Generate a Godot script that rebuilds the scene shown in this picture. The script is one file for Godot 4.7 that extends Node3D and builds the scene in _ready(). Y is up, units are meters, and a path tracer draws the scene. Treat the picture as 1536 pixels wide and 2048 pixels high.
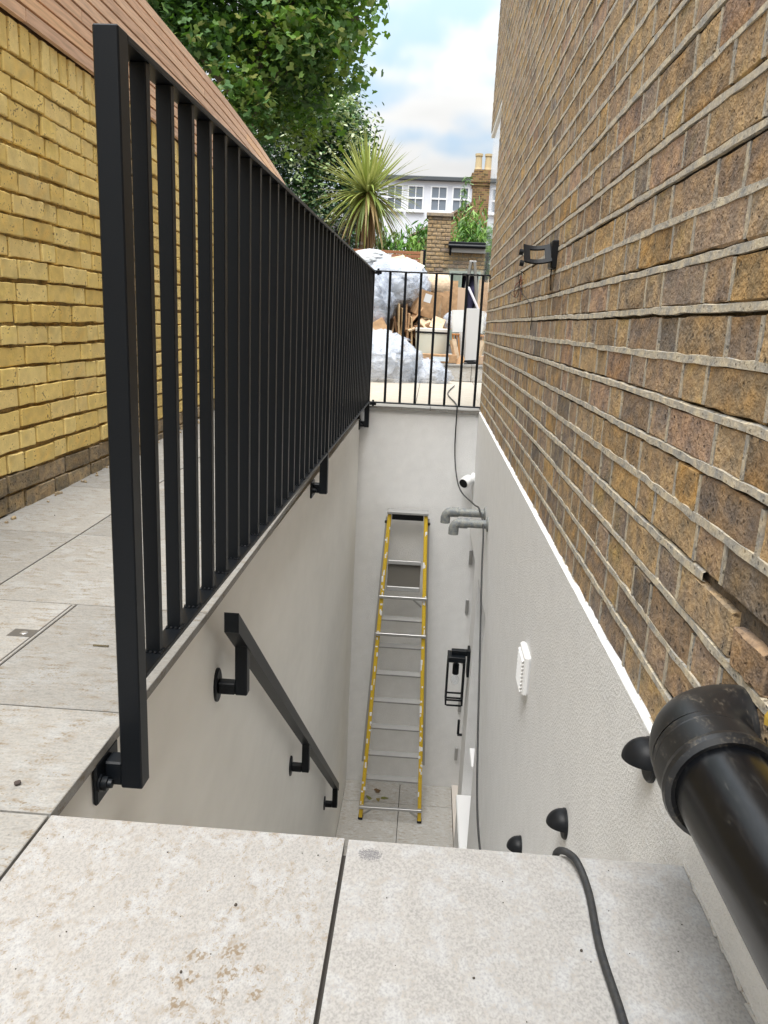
extends Node3D

# World frame used by the helpers: x right, y up, d metres ahead (d = -z).
var counts := {}
var cam: Camera3D
var rng := RandomNumberGenerator.new()
var M := {}
const CELL := 0.0755            # brick course of the house wall
const WALL_X := 0.408           # face of the stock bricks
const RENDER_X := 0.396         # face of the white render


func _ready() -> void:
	rng.seed = 11
	camera_and_light()
	materials()
	ground_and_patio()
	basement_well()
	brick_house()
	garden_wall()
	slatted_fence()
	background_buildings()
	trees()
	stair_railing()
	back_railing()
	handrail()
	step_ladder()
	wall_fittings()
	soil_pipe()
	cables()
	rubbish()
	doorway_scene()
	small_litter()


# ------------------------------------------------------------------ camera, sky, sun
func camera_and_light() -> void:
	cam = Camera3D.new()
	cam.name = "camera"
	cam.fov = 66.602
	cam.near = 0.05
	cam.far = 400.0
	cam.transform = Transform3D(Basis(Vector3(0.997, 0.045, -0.0604).normalized(), Vector3(-0.0571, 0.9708, -0.233).normalized(), Vector3(0.0483, 0.2358, 0.9706).normalized()).orthonormalized(), Vector3(0, 0.7213, 0))
	add_child(cam)
	cam.current = true
	var sky := Sky.new()
	var pano := PanoramaSkyMaterial.new()
	pano.panorama = ImageTexture.create_from_image(sky_image())
	sky.sky_material = pano
	var env := Environment.new()
	env.background_mode = Environment.BG_SKY
	env.sky = sky
	env.tonemap_mode = Environment.TONE_MAPPER_LINEAR
	env.tonemap_exposure = 3.3
	env.sdfgi_enabled = true
	env.ssao_enabled = true
	env.ssil_enabled = true
	var we := WorldEnvironment.new()
	we.name = "world_environment"
	we.environment = env
	add_child(we)
	var sun := DirectionalLight3D.new()
	sun.name = "sun"
	sun.light_energy = 0.5
	sun.light_angular_distance = 40.0
	sun.light_color = Color(1.0, 0.98, 0.95)
	sun.shadow_enabled = true
	sun.rotation_degrees = Vector3(-70, -8, 0)
	add_child(sun)


func sky_image() -> Image:
	var w := 1280
	var h := 640
	var n1 := FastNoiseLite.new()
	n1.seed = 5
	n1.noise_type = FastNoiseLite.TYPE_SIMPLEX_SMOOTH
	n1.frequency = 1.25
	n1.fractal_octaves = 6
	n1.domain_warp_enabled = true
	n1.domain_warp_amplitude = 0.35
	n1.domain_warp_frequency = 0.7
	var n2 := FastNoiseLite.new()
	n2.seed = 21
	n2.frequency = 2.6
	n2.fractal_octaves = 4
	var px := PackedFloat32Array()
	px.resize(w * h * 3)
	for j in h:
		var el := PI * 0.5 - PI * (j + 0.5) / h
		var y := sin(el)
		for i in w:
			var k := (j * w + i) * 3
			var c := Vector3(0.30, 0.29, 0.27)
			if y > 0.0:
				var az := TAU * ((i + 0.5) / w - 0.5)
				var ce := cos(el)
				var s := 1.0 / (y + 0.16)
				var p := Vector2(sin(az) * ce * s, cos(az) * ce * s)
				var cl := n1.get_noise_2d(p.x, p.y) * 0.8 + n2.get_noise_2d(p.x * 1.4, p.y) * 0.42
				var cov := smoothstep(-0.30, 0.18, cl + 0.08)
				var up := 0.122 * (1.0 + 5.5 * y)
				var blue := Vector3(0.62, 0.84, 1.08).lerp(Vector3(0.84, 0.98, 1.08), pow(1.0 - y, 5.0))
				var lit := 1.08 + 0.12 * n2.get_noise_2d(p.x + 7.0, p.y * 1.3)
				var cloud := Vector3(1.0, 1.0, 0.99) * lit
				c = blue.lerp(cloud, cov) * up
			px[k] = c.x
			px[k + 1] = c.y
			px[k + 2] = c.z
	return Image.create_from_data(w, h, false, Image.FORMAT_RGBF, px.to_byte_array())


# ------------------------------------------------------------------ naming and tagging
func V(x: float, y: float, d: float) -> Vector3:
	return Vector3(x, y, -d)


func fresh(parent: Node, called: String) -> String:
	var key := str(parent.get_instance_id()) + called
	var n: int = counts.get(key, 0)
	counts[key] = n + 1
	return called if n == 0 else "%s_%03d" % [called, n]


func thing(called: String, label: String, category: String, at := Vector3.ZERO, group := "") -> Node3D:
	var o := Node3D.new()
	o.name = fresh(self, called)
	add_child(o)
	o.position = at
	tag(o, label, category, group)
	return o


func tag(o: Node3D, label: String, category: String, group := "") -> void:
	o.set_meta("label", label)
	o.set_meta("category", category)
	if group:
		o.set_meta("group", group)


func structure(called: String) -> Node3D:
	var o := Node3D.new()
	o.name = fresh(self, called)
	add_child(o)
	o.set_meta("kind", "structure")
	return o


func put(parent: Node3D, called: String, mesh: Mesh, m: Material, at := Transform3D()) -> MeshInstance3D:
	var o := MeshInstance3D.new()
	o.name = fresh(parent, called)
	o.mesh = mesh
	if m:
		o.material_override = m
	o.transform = at
	parent.add_child(o)
	return o


func part(parent: Node3D, called: String, st: SurfaceTool, m: Material, at := Transform3D()) -> MeshInstance3D:
	var o := MeshInstance3D.new()
	o.name = fresh(parent, called)
	o.mesh = st.commit()
	o.mesh.surface_set_material(0, m)
	o.transform = at
	parent.add_child(o)
	return o


# ------------------------------------------------------------------ geometry helpers
func begin() -> SurfaceTool:
	var st := SurfaceTool.new()
	st.begin(Mesh.PRIMITIVE_TRIANGLES)
	return st


func tri(st: SurfaceTool, a: Vector3, b: Vector3, c: Vector3, out: Vector3) -> void:
	var n := (b - a).cross(c - a)
	if n.length_squared() < 1e-16:
		return
	n = n.normalized()
	if n.dot(out) < 0.0:
		n = -n
		st.set_normal(n); st.add_vertex(a)
		st.set_normal(n); st.add_vertex(b)
		st.set_normal(n); st.add_vertex(c)
	else:
		st.set_normal(n); st.add_vertex(a)
		st.set_normal(n); st.add_vertex(c)
		st.set_normal(n); st.add_vertex(b)


func quad(st: SurfaceTool, a: Vector3, b: Vector3, c: Vector3, d: Vector3, out: Vector3) -> void:
	tri(st, a, b, c, out)
	tri(st, a, c, d, out)


func box(st: SurfaceTool, c: Vector3, size: Vector3, basis := Basis.IDENTITY, bevel := 0.0) -> void:
	var h := size * 0.5
	var b: float = min(bevel, min(h.x, min(h.y, h.z)) * 0.8)
	var i := h - Vector3(b, b, b)
	for ax in 3:
		var u := (ax + 1) % 3
		var v := (ax + 2) % 3
		for s in [-1.0, 1.0]:
			var o := Vector3.ZERO
			o[ax] = s
			var q: Array[Vector3] = []
			for k in [[-1, -1], [1, -1], [1, 1], [-1, 1]]:
				var p := Vector3.ZERO
				p[ax] = s * h[ax]
				p[u] = k[0] * i[u]
				p[v] = k[1] * i[v]
				q.append(c + basis * p)
			quad(st, q[0], q[1], q[2], q[3], basis * o)
	if b <= 0.0:
		return
	for ax in 3:
		var u := (ax + 1) % 3
		var v := (ax + 2) % 3
		for s in [-1.0, 1.0]:
			for t in [-1.0, 1.0]:
				var o := Vector3.ZERO
				o[u] = s
				o[v] = t
				var q: Array[Vector3] = []
				for k in [[-1, 0], [1, 0], [1, 1], [-1, 1]]:
					var p := Vector3.ZERO
					p[ax] = k[0] * i[ax]
					p[u] = s * (h[u] if k[1] == 0 else i[u])
					p[v] = t * (i[v] if k[1] == 0 else h[v])
					q.append(c + basis * p)
				quad(st, q[0], q[1], q[2], q[3], basis * o)
	for sx in [-1.0, 1.0]:
		for sy in [-1.0, 1.0]:
			for sz in [-1.0, 1.0]:
				tri(st, c + basis * Vector3(sx * h.x, sy * i.y, sz * i.z), c + basis * Vector3(sx * i.x, sy * h.y, sz * i.z), c + basis * Vector3(sx * i.x, sy * i.y, sz * h.z), basis * Vector3(sx, sy, sz))


# a box given by its limits in x, y, d
func slab(st: SurfaceTool, x0: float, x1: float, y0: float, y1: float, d0: float, d1: float, bevel := 0.0) -> void:
	box(st, V((x0 + x1) / 2, (y0 + y1) / 2, (d0 + d1) / 2), Vector3(absf(x1 - x0), absf(y1 - y0), absf(d1 - d0)), Basis.IDENTITY, bevel)


func bar(st: SurfaceTool, a: Vector3, b: Vector3, w: float, h: float, bevel := 0.0, side := Vector3.ZERO) -> void:
	var z := (b - a).normalized()
	var ref := Vector3.UP if absf(z.y) < 0.95 else Vector3.BACK
	var x := ref.cross(z).normalized() if side == Vector3.ZERO else (side - z * side.dot(z)).normalized()
	var y := z.cross(x)
	box(st, (a + b) / 2, Vector3(w, h, a.distance_to(b)), Basis(x, y, z), bevel)


func tube(st: SurfaceTool, pts: Array, radii, sides := 10, caps := true) -> void:
	var rings := []
	var side := Vector3.ZERO
	for k in pts.size():
		var p: Vector3 = pts[k]
		var t: Vector3 = (pts[min(k + 1, pts.size() - 1)] - pts[max(k - 1, 0)]).normalized()
		if side == Vector3.ZERO:
			side = t.cross(Vector3.UP if absf(t.y) < 0.9 else Vector3.RIGHT).normalized()
		side = (side - t * side.dot(t)).normalized()
		var other := t.cross(side)
		var r: float = radii if radii is float else radii[k]
		var ring := []
		for j in sides:
			var a := TAU * j / sides
			var n := side * cos(a) + other * sin(a)
			ring.append([p + n * r, n])
		rings.append(ring)
	for k in pts.size() - 1:
		for j in sides:
			var a = rings[k][j]
			var b = rings[k][(j + 1) % sides]
			var c = rings[k + 1][(j + 1) % sides]
			var d = rings[k + 1][j]
			smooth_quad(st, a, b, c, d)
	if caps:
		for e in [0, pts.size() - 1]:
			var n: Vector3 = (pts[0] - pts[1]) if e == 0 else (pts[-1] - pts[-2])
			for j in range(1, sides - 1):
				tri(st, rings[e][0][0], rings[e][j][0], rings[e][j + 1][0], n)


func smooth_quad(st: SurfaceTool, a, b, c, d) -> void:
	smooth_tri(st, a, b, c)
	smooth_tri(st, a, c, d)


func smooth_tri(st: SurfaceTool, a, b, c) -> void:
	var n: Vector3 = (b[0] - a[0]).cross(c[0] - a[0])
	var list := [a, b, c] if n.dot(a[1] + b[1] + c[1]) < 0.0 else [a, c, b]
	for v in list:
		st.set_normal(v[1])
		st.add_vertex(v[0])


# profile: Vector2(radius, along); axis: local y of the frame
func lathe(st: SurfaceTool, profile: Array, frame: Transform3D, sides := 20, from := 0.0, to := TAU) -> void:
	for k in profile.size() - 1:
		var p: Vector2 = profile[k]
		var q: Vector2 = profile[k + 1]
		var dir := q - p
		var n2 := Vector2(dir.y, -dir.x).normalized()
		for j in sides:
			var a := from + (to - from) * j / sides
			var b := from + (to - from) * (j + 1) / sides
			var v := []
			for e in [[p, a], [p, b], [q, b], [q, a]]:
				var c := cos(e[1])
				var s := sin(e[1])
				v.append([frame * Vector3(e[0].x * c, e[0].y, e[0].x * s), frame.basis * Vector3(n2.x * c, n2.y, n2.x * s)])
			smooth_quad(st, v[0], v[1], v[2], v[3])


func spline(pts: Array, per := 8) -> Array:
	var out := []
	for k in pts.size() - 1:
		var p0: Vector3 = pts[max(k - 1, 0)]
		var p1: Vector3 = pts[k]
		var p2: Vector3 = pts[k + 1]
		var p3: Vector3 = pts[min(k + 2, pts.size() - 1)]
		for j in per:
			out.append(p1.cubic_interpolate(p2, p0, p3, float(j) / per))
	out.append(pts[-1])
	return out


# ------------------------------------------------------------------ materials
func lin(r: float, g: float, b: float) -> Color:
	return Color(r, g, b).linear_to_srgb()


func mat(c: Color, rough := 0.8, metal := 0.0) -> StandardMaterial3D:
	var m := StandardMaterial3D.new()
	m.albedo_color = c
	m.roughness = rough
	m.metallic = metal
	return m


func tri_mat(c: Color, rough: float, tex: Texture2D, scale: Vector3, bump: Texture2D = null, depth := 0.0, offset := Vector3.ZERO) -> StandardMaterial3D:
	var m := mat(c, rough)
	m.albedo_texture = tex
	m.uv1_triplanar = true
	m.vertex_color_use_as_albedo = true
	m.uv1_world_triplanar = true
	m.uv1_scale = scale
	m.uv1_offset = offset
	m.uv1_triplanar_sharpness = 6.0
	if bump:
		m.heightmap_enabled = true
		m.heightmap_texture = bump
		m.heightmap_scale = depth
	return m


func noise(size: int, freq: float, kind: int, octaves: int, sd: int, warp := 0.0) -> PackedByteArray:
	var n := FastNoiseLite.new()
	n.seed = sd
	n.noise_type = kind
	n.frequency = freq
	n.fractal_octaves = octaves
	if warp > 0.0:
		n.domain_warp_enabled = true
		n.domain_warp_amplitude = warp
		n.domain_warp_frequency = 0.02
	if kind == FastNoiseLite.TYPE_CELLULAR:
		n.fractal_type = FastNoiseLite.FRACTAL_NONE
		n.cellular_return_type = FastNoiseLite.RETURN_DISTANCE
	var im := n.get_seamless_image(size, size, false, false, 0.12)
	im.convert(Image.FORMAT_L8)
	return im.get_data()


func grey(size: int, a: PackedByteArray) -> ImageTexture:
	return ImageTexture.create_from_image(Image.create_from_data(size, size, false, Image.FORMAT_L8, a))


func colour(size: int, a: PackedByteArray) -> ImageTexture:
	return ImageTexture.create_from_image(Image.create_from_data(size, size, false, Image.FORMAT_RGB8, a))


func b8(v: float) -> int:
	return int(clampf(v, 0.0, 1.0) * 255.0)


func materials() -> void:
	var S := FastNoiseLite.TYPE_SIMPLEX_SMOOTH
	var C := FastNoiseLite.TYPE_CELLULAR
	var z := 768
	# --- brick skin: mottling, pits and pale smears; and its relief
	var n1 := noise(z, 0.012, S, 5, 1)
	var n2 := noise(z, 0.06, S, 4, 2)
	var n3 := noise(z, 0.035, C, 1, 3)
	var n4 := noise(z, 0.22, S, 2, 4)
	var al := PackedByteArray()
	var bu := PackedByteArray()
	al.resize(z * z * 3)
	bu.resize(z * z)
	for k in z * z:
		var a := n1[k] / 255.0
		var b := n2[k] / 255.0
		var p := n3[k] / 255.0
		var f := n4[k] / 255.0
		var pit := smoothstep(0.26, 0.05, p) * smoothstep(0.52, 0.70, b)
		var v := 0.90 + 0.32 * (a - 0.5) + 0.17 * (b - 0.5) + 0.06 * (f - 0.5) - 0.36 * pit
		var warm := (a - 0.5) * 0.16
		al[k * 3] = b8(v + warm * 0.5)
		al[k * 3 + 1] = b8(v)
		al[k * 3 + 2] = b8(v - warm)
		bu[k] = b8(0.58 + 0.30 * (a - 0.5) + 0.30 * (b - 0.5) + 0.12 * (f - 0.5) - 0.42 * pit)
	var brick_tex := colour(z, al)
	var brick_bump := grey(z, bu)
	# --- paint skin: brighter and smoother, with worn specks
	var pa := PackedByteArray()
	pa.resize(z * z * 3)
	for k in z * z:
		var a := n1[k] / 255.0
		var b := n2[k] / 255.0
		var f := n4[k] / 255.0
		var worn := smoothstep(0.74, 0.86, b * 0.6 + a * 0.5)
		var v := 0.965 + 0.13 * (a - 0.5) + 0.10 * (f - 0.5) - 0.45 * worn
		pa[k * 3] = b8(v)
		pa[k * 3 + 1] = b8(v - 0.02 * worn)
		pa[k * 3 + 2] = b8(v + 0.02 * worn)
	var paint_tex := colour(z, pa)
	var tones := [[0.366, 0.262, 0.145], [0.33, 0.235, 0.136], [0.302, 0.217, 0.141], [0.311, 0.231, 0.163], [0.343, 0.235, 0.163], [0.204, 0.168, 0.132], [0.393, 0.262, 0.118], [0.276, 0.208, 0.15], [0.348, 0.258, 0.159], [0.248, 0.195, 0.15]]
	M.stock = []
	for t in tones:
		M.stock.append(tri_mat(lin(t[0] * 1.42, t[1] * 1.38, t[2] * 1.34), 0.93, brick_tex, Vector3.ONE * 1.6, brick_bump, 0.95, Vector3(rng.randf(), rng.randf(), rng.randf())))
	M.mortar = tri_mat(lin(0.58, 0.52, 0.415), 0.95, brick_tex, Vector3.ONE * 2.3, brick_bump, 0.3)
	M.perpend = tri_mat(lin(0.52, 0.46, 0.365), 0.95, brick_tex, Vector3.ONE * 2.3, brick_bump, 0.35)
	M.wall_core = tri_mat(lin(0.16, 0.13, 0.10), 0.95, brick_tex, Vector3.ONE * 2.0, brick_bump, 0.6)
	M.loose_brick = tri_mat(lin(0.44, 0.30, 0.19), 0.93, brick_tex, Vector3.ONE * 1.6, brick_bump, 0.7)
	M.yellow = []
	for t in [[0.94, 0.71, 0.25], [0.90, 0.67, 0.23], [0.96, 0.75, 0.30], [0.88, 0.64, 0.205], [0.95, 0.73, 0.295]]:
		M.yellow.append(tri_mat(lin(t[0], t[1], t[2]), 0.8, paint_tex, Vector3.ONE * 1.5, brick_bump, 0.22, Vector3(rng.randf(), rng.randf(), rng.randf())))
	M.grimy = []
	for t in [[0.42, 0.32, 0.20], [0.36, 0.28, 0.18], [0.48, 0.37, 0.23], [0.31, 0.24, 0.15]]:
		M.grimy.append(tri_mat(lin(t[0], t[1], t[2]), 0.95, brick_tex, Vector3.ONE * 1.6, brick_bump, 0.8))
	M.old_mortar = tri_mat(lin(0.36, 0.24, 0.085), 0.97, brick_tex, Vector3.ONE * 2.0, brick_bump, 1.0)
	# --- stone-look paving
	var s1 := noise(z, 0.010, S, 5, 31)
	var s2 := noise(z, 0.045, S, 4, 32)
	var s3 := noise(z, 0.16, S, 3, 33)
	var s4 := noise(z, 0.016, S, 6, 34, 40.0)
	M.painted_mortar = tri_mat(lin(0.58, 0.42, 0.16), 0.95, brick_tex, Vector3.ONE * 2.0, brick_bump, 1.0)
	M.tile = []
	M.tile_src = [s1, s2, s3, s4]
	var tl := PackedByteArray()
	tl.resize(z * z * 3)
	for k in z * z:
		var ks := ((k / z * 3) % z) * z + k % z
		var c := stone(s1[k] / 255.0, s2[ks] / 255.0, s3[k] / 255.0, s4[ks] / 255.0, 1.0)
		tl[k * 3] = b8(c.x)
		tl[k * 3 + 1] = b8(c.y)
		tl[k * 3 + 2] = b8(c.z)
	var tile_tex := colour(z, tl)
	M.tile_bump = grey(z, s3)
	for k in 4:
		var g := 0.98 - 0.03 * k
		M.tile.append(tri_mat(Color(g, g, g * 0.99), 0.72, tile_tex, Vector3.ONE * 1.15, M.tile_bump, 0.05, Vector3(0.31 * k, 0.17 * k, 0.43 * k)))
	M.tile_dusty = tri_mat(Color(1.14, 1.11, 1.05), 0.8, tile_tex, Vector3(0.5, 1.0, 1.4))
	M.tile_light = tri_mat(Color(1.18, 1.18, 1.17), 0.72, tile_tex, Vector3.ONE * 1.15, M.tile_bump, 0.05, Vector3(0.2, 0.6, 0.1))
	M.joint = mat(lin(0.055, 0.05, 0.045), 0.95)
	# --- render: grainy float finish
	var g1 := noise(512, 0.24, S, 3, 41)
	var g2 := noise(512, 0.10, C, 1, 42)
	var gg := PackedByteArray()
	gg.resize(512 * 512)
	for k in 512 * 512:
		gg[k] = b8(0.5 * g1[k] / 255.0 + 0.5 * g2[k] / 255.0)
	M.grain = grey(512, gg)
	var ra := PackedByteArray()
	ra.resize(512 * 512 * 3)
	var r1 := noise(512, 0.006, S, 4, 43)
	for k in 512 * 512:
		var v := 0.975 + 0.03 * (r1[k] / 255.0 - 0.5) + 0.03 * (g1[k] / 255.0 - 0.5)
		ra[k * 3] = b8(v)
		ra[k * 3 + 1] = b8(v)
		ra[k * 3 + 2] = b8(v)
	M.render = tri_mat(lin(0.84, 0.84, 0.835), 0.92, colour(512, ra), Vector3.ONE * 2.6, M.grain, 0.26)
	M.render_edge = tri_mat(lin(0.86, 0.86, 0.86), 0.9, colour(512, ra), Vector3.ONE * 2.6, M.grain, 0.15)
	M.well_render = well_render()
	# --- metals, plastics, wood
	var wn := noise(256, 0.03, S, 4, 51)
	var wt := PackedByteArray()
	wt.resize(256 * 256 * 3)
	for k in 256 * 256:
		var v := 0.96 + 0.22 * (wn[k] / 255.0 - 0.5)
		wt[k * 3] = b8(v)
		wt[k * 3 + 1] = b8(v * 0.985)
		wt[k * 3 + 2] = b8(v * 0.97)
	var wood_tex := colour(256, wt)
	M.cedar = []
	for t in [[0.84, 0.57, 0.39], [0.79, 0.53, 0.365], [0.88, 0.62, 0.44], [0.75, 0.51, 0.36], [0.90, 0.59, 0.36]]:
		M.cedar.append(tri_mat(lin(t[0], t[1], t[2]), 0.7, wood_tex, Vector3(9, 9, 0.55), null, 0.0, Vector3(rng.randf(), rng.randf(), rng.randf())))
	M.rear_cedar = tri_mat(lin(0.44, 0.19, 0.09), 0.7, wood_tex, Vector3(0.6, 9, 9))
	M.fence_back = mat(lin(0.10, 0.06, 0.04), 0.9)
	M.timber = tri_mat(lin(0.62, 0.46, 0.27), 0.75, wood_tex, Vector3(3, 3, 3))
	M.bark = tri_mat(lin(0.20, 0.17, 0.11), 0.95, brick_tex, Vector3.ONE * 2.5, brick_bump, 1.2)
	M.black = tri_mat(lin(0.007, 0.009, 0.012), 0.4, colour(512, ra), Vector3.ONE * 4.0)
	M.black.metallic_specular = 0.35
	M.black_plastic = mat(lin(0.012, 0.013, 0.015), 0.4)
	M.black_plastic.metallic_specular = 0.3
	M.galvanised = mat(lin(0.45, 0.45, 0.45), 0.45, 0.8)
	M.white_plastic = mat(lin(0.82, 0.82, 0.82), 0.4)
	M.white_paint = mat(lin(0.80, 0.80, 0.80), 0.5)
	M.grey_pipe = tri_mat(lin(0.26, 0.275, 0.27), 0.5, brick_tex, Vector3.ONE * 3.0)
	M.aluminium = tri_mat(lin(0.33, 0.33, 0.325), 0.5, colour(512, ra), Vector3.ONE * 4.0)
	M.fibreglass = tri_mat(lin(0.70, 0.47, 0.03), 0.5, paint_tex, Vector3.ONE * 5.0)
	M.cable = tri_mat(lin(0.035, 0.036, 0.038), 0.6, brick_tex, Vector3.ONE * 8.0)
	M.glass = mat(Color(0.9, 0.95, 1.0, 0.12), 0.03)
	M.glass.transparency = BaseMaterial3D.TRANSPARENCY_ALPHA
	M.dark = mat(lin(0.012, 0.012, 0.014), 0.8)
	M.card = tri_mat(lin(0.46, 0.295, 0.165), 0.85, wood_tex, Vector3(2, 2, 2))
	M.card_pale = tri_mat(lin(0.66, 0.52, 0.37), 0.85, wood_tex, Vector3(2, 2, 2))
	M.card_dark = tri_mat(lin(0.25, 0.14, 0.07), 0.85, wood_tex, Vector3(2, 2, 2))
	M.film = mat(Color(0.80, 0.83, 0.88, 0.34), 0.26)
	M.film.transparency = BaseMaterial3D.TRANSPARENCY_ALPHA
	M.white_sack = tri_mat(lin(0.50, 0.52, 0.535), 0.6, colour(512, ra), Vector3.ONE * 3.0)
	M.soil = tri_mat(lin(0.09, 0.07, 0.045), 1.0, brick_tex, Vector3.ONE * 0.8, brick_bump, 2.0)
	# --- scuffed black soil pipe: dust scratched into the plastic
	var d1 := noise(512, 0.02, S, 5, 61)
	var d2 := noise(512, 0.11, S, 3, 62)
	var dp := PackedByteArray()
	dp.resize(512 * 512 * 3)
	for k in 512 * 512:
		var dust := smoothstep(0.56, 1.0, d1[k] / 255.0 * 0.60 + d2[k] / 255.0 * 0.46)
		var fleck := smoothstep(0.80, 0.95, d2[k] / 255.0) * 0.22
		var v := clampf(dust * 0.6 + fleck, 0.0, 1.0)
		dp[k * 3] = b8(lerpf(0.11, 0.60, v))
		dp[k * 3 + 1] = b8(lerpf(0.115, 0.54, v))
		dp[k * 3 + 2] = b8(lerpf(0.125, 0.45, v))
	M.cap_splash = tri_mat(Color.WHITE, 0.6, colour(512, dp), Vector3.ONE * 9.0)
	M.soil_pipe = tri_mat(Color.WHITE, 0.36, colour(512, dp), Vector3(4.2, 4.2, 2.0))
	M.soil_pipe_clean = tri_mat(Color(0.60, 0.63, 0.68), 0.27, colour(512, dp), Vector3(5.0, 5.0, 0.8), null, 0.0, Vector3(0.4, 0.1, 0.7))


func stone(a: float, b: float, c: float, d: float, dirt: float) -> Vector3:
	# a, b, c: coarse, middling and fine noise; d: warped noise that places the stains
	var v := 0.625 + 0.06 * (a - 0.5) + 0.12 * (b - 0.5) + 0.13 * (c - 0.5)
	var stain := smoothstep(0.46, 0.80, d * 0.8 + (c - 0.5) * 0.6 + (b - 0.5) * 0.3 + 0.05) * dirt
	var speck := smoothstep(0.66, 0.9, c * 0.75 + b * 0.32) * 0.4 * dirt
	var col := Vector3(v, v * 0.988, v * 0.972)
	col = col.lerp(Vector3(v * 1.0, v * 1.0, v * 1.0), smoothstep(0.45, 0.75, a))
	col = col.lerp(Vector3(0.475, 0.415, 0.34), stain * 0.72 * smoothstep(0.2, 0.6, a))
	return col.lerp(Vector3(0.42, 0.37, 0.31), speck)


# the two big slabs in front carry their own picture of dirt: boot print, stains, specks
func slab_material(sd: int, boot: bool) -> StandardMaterial3D:
	var z := 768
	var r := RandomNumberGenerator.new()
	r.seed = sd
	var px := PackedByteArray()
	px.resize(z * z * 3)
	var ox := r.randi() % z
	var oy := r.randi() % z
	var s1: PackedByteArray = M.tile_src[0]
	var s2: PackedByteArray = M.tile_src[1]
	var s3: PackedByteArray = M.tile_src[2]
	var s4: PackedByteArray = M.tile_src[3]
	for j in z:
		for i in z:
			var k := ((j + oy) % z) * z + (i + ox) % z
			var k2 := ((j * 2 + ox) % z) * z + (i * 2 + oy) % z
			var c := stone(s1[k] / 255.0, s2[k2] / 255.0, s3[k] / 255.0, s4[k2] / 255.0, 0.85 if boot else 0.3)
			if not boot:
				var bu := (i - 52.0) / 26.0
				var bv := (j - 36.0) / 15.0
				c = c.lerp(Vector3(0.36, 0.36, 0.38), smoothstep(1.15, 0.75, bu * bu + bv * bv + (s3[k] / 255.0 - 0.5) * 1.6) * smoothstep(0.35, 0.55, s3[k2] / 255.0) * 0.8)
			if boot:
				# lugs of a muddy sole, in a ring and across it
				var u := (i - 560.0) / 108.0
				var v := (j - 335.0) / 92.0
				var q := u * u + v * v
				if q < 1.0:
					var bands := sin(v * 13.0 + u * 3.0 + s2[k] / 50.0) * (0.6 + 0.4 * sin(u * 9.0))
					var mud := smoothstep(0.2, 0.8, bands) * smoothstep(0.40, 0.58, s2[k2] / 255.0) * smoothstep(1.0, 0.7, q)
					c = c.lerp(Vector3(0.43, 0.355, 0.26), clampf(mud * 1.5, 0.0, 1.0) * 0.62)
			var o := (j * z + i) * 3
			px[o] = b8(c.x)
			px[o + 1] = b8(c.y)
			px[o + 2] = b8(c.z)
	var m := mat(Color.WHITE, 0.7)
	m.albedo_texture = colour(z, px)
	return m


# white render of the well's long wall with rust runs under the handrail brackets; u runs along d 0.9..6.1, v down from 0.1 to -3.3
func well_render() -> StandardMaterial3D:
	var z := 1024
	var s1 := noise(z, 0.004, FastNoiseLite.TYPE_SIMPLEX_SMOOTH, 4, 71)
	var s2 := noise(z, 0.03, FastNoiseLite.TYPE_SIMPLEX_SMOOTH, 3, 72)
	var px := PackedByteArray()
	px.resize(z * z * 3)
	var runs := [[1.93, -0.33, 0.030, 2.4, 0.9], [3.15, -1.35, 0.022, 1.8, 0.7], [4.55, -2.5, 0.03, 1.2, 0.5]]
	for j in z:
		var y := 0.1 - 3.4 * j / z
		for i in z:
			var k := j * z + i
			var v := 0.96 + 0.04 * (s1[k] / 255.0 - 0.5) + 0.02 * (s2[k] / 255.0 - 0.5)
			var c := Vector3(v, v * 0.993, v * 0.975)
			var d := 0.9 + 5.2 * i / z
			for r in runs:
				if y < r[1] and y > r[1] - r[3] and absf(d - r[0]) < 0.12:
					var w: float = r[2] * (1.0 + 0.5 * sin(y * 9.0))
					var s: float = exp(-pow((d - r[0] - 0.012 * sin(y * 6.0)) / w, 2.0)) * smoothstep(0.0, 0.15, r[1] - y) * (1.0 - (r[1] - y) / r[3])
					c = c.lerp(Vector3(0.74, 0.58, 0.46), s * 1.4 * r[4] * (0.35 + 0.5 * s2[k] / 255.0))
			px[k * 3] = b8(c.x)
			px[k * 3 + 1] = b8(c.y)
			px[k * 3 + 2] = b8(c.z)
	var m := mat(lin(0.93, 0.93, 0.925), 0.92)
	m.albedo_texture = colour(z, px)
	return m


# a box whose x-facing or top face carries uv 0..1
func uv_slab(x0: float, x1: float, y0: float, y1: float, d0: float, d1: float, top: bool) -> SurfaceTool:
	var st := begin()
	for ax in 3:
		var u := (ax + 1) % 3
		var v := (ax + 2) % 3
		var lo := Vector3(x0, y0, -d1)
		var hi := Vector3(x1, y1, -d0)
		for s in [0, 1]:
			var q: Array[Vector3] = []
			for k in [[0, 0], [1, 0], [1, 1], [0, 1]]:
				var p := Vector3.ZERO
				p[ax] = hi[ax] if s else lo[ax]
				p[u] = hi[u] if k[0] else lo[u]
				p[v] = hi[v] if k[1] else lo[v]
				q.append(p)
			var n := Vector3.ZERO
			n[ax] = 1.0 if s else -1.0
			for t in ([[0, 2, 1], [0, 3, 2]] if s else [[0, 1, 2], [0, 2, 3]]):
				for e in t:
					var p: Vector3 = q[e]
					st.set_normal(n)
					if top:
						st.set_uv(Vector2((p.x - x0) / (x1 - x0), (p.z + d1) / (d1 - d0)))
					else:
						st.set_uv(Vector2((-p.z - d0) / (d1 - d0), (y1 - p.y) / (y1 - y0)))
					st.add_vertex(p)
	return st


# ------------------------------------------------------------------ ground, patio, terrace
func fall(d: float) -> float:
	return clampf((d - 2.0) * 0.022, 0.0, 0.1)


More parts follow.
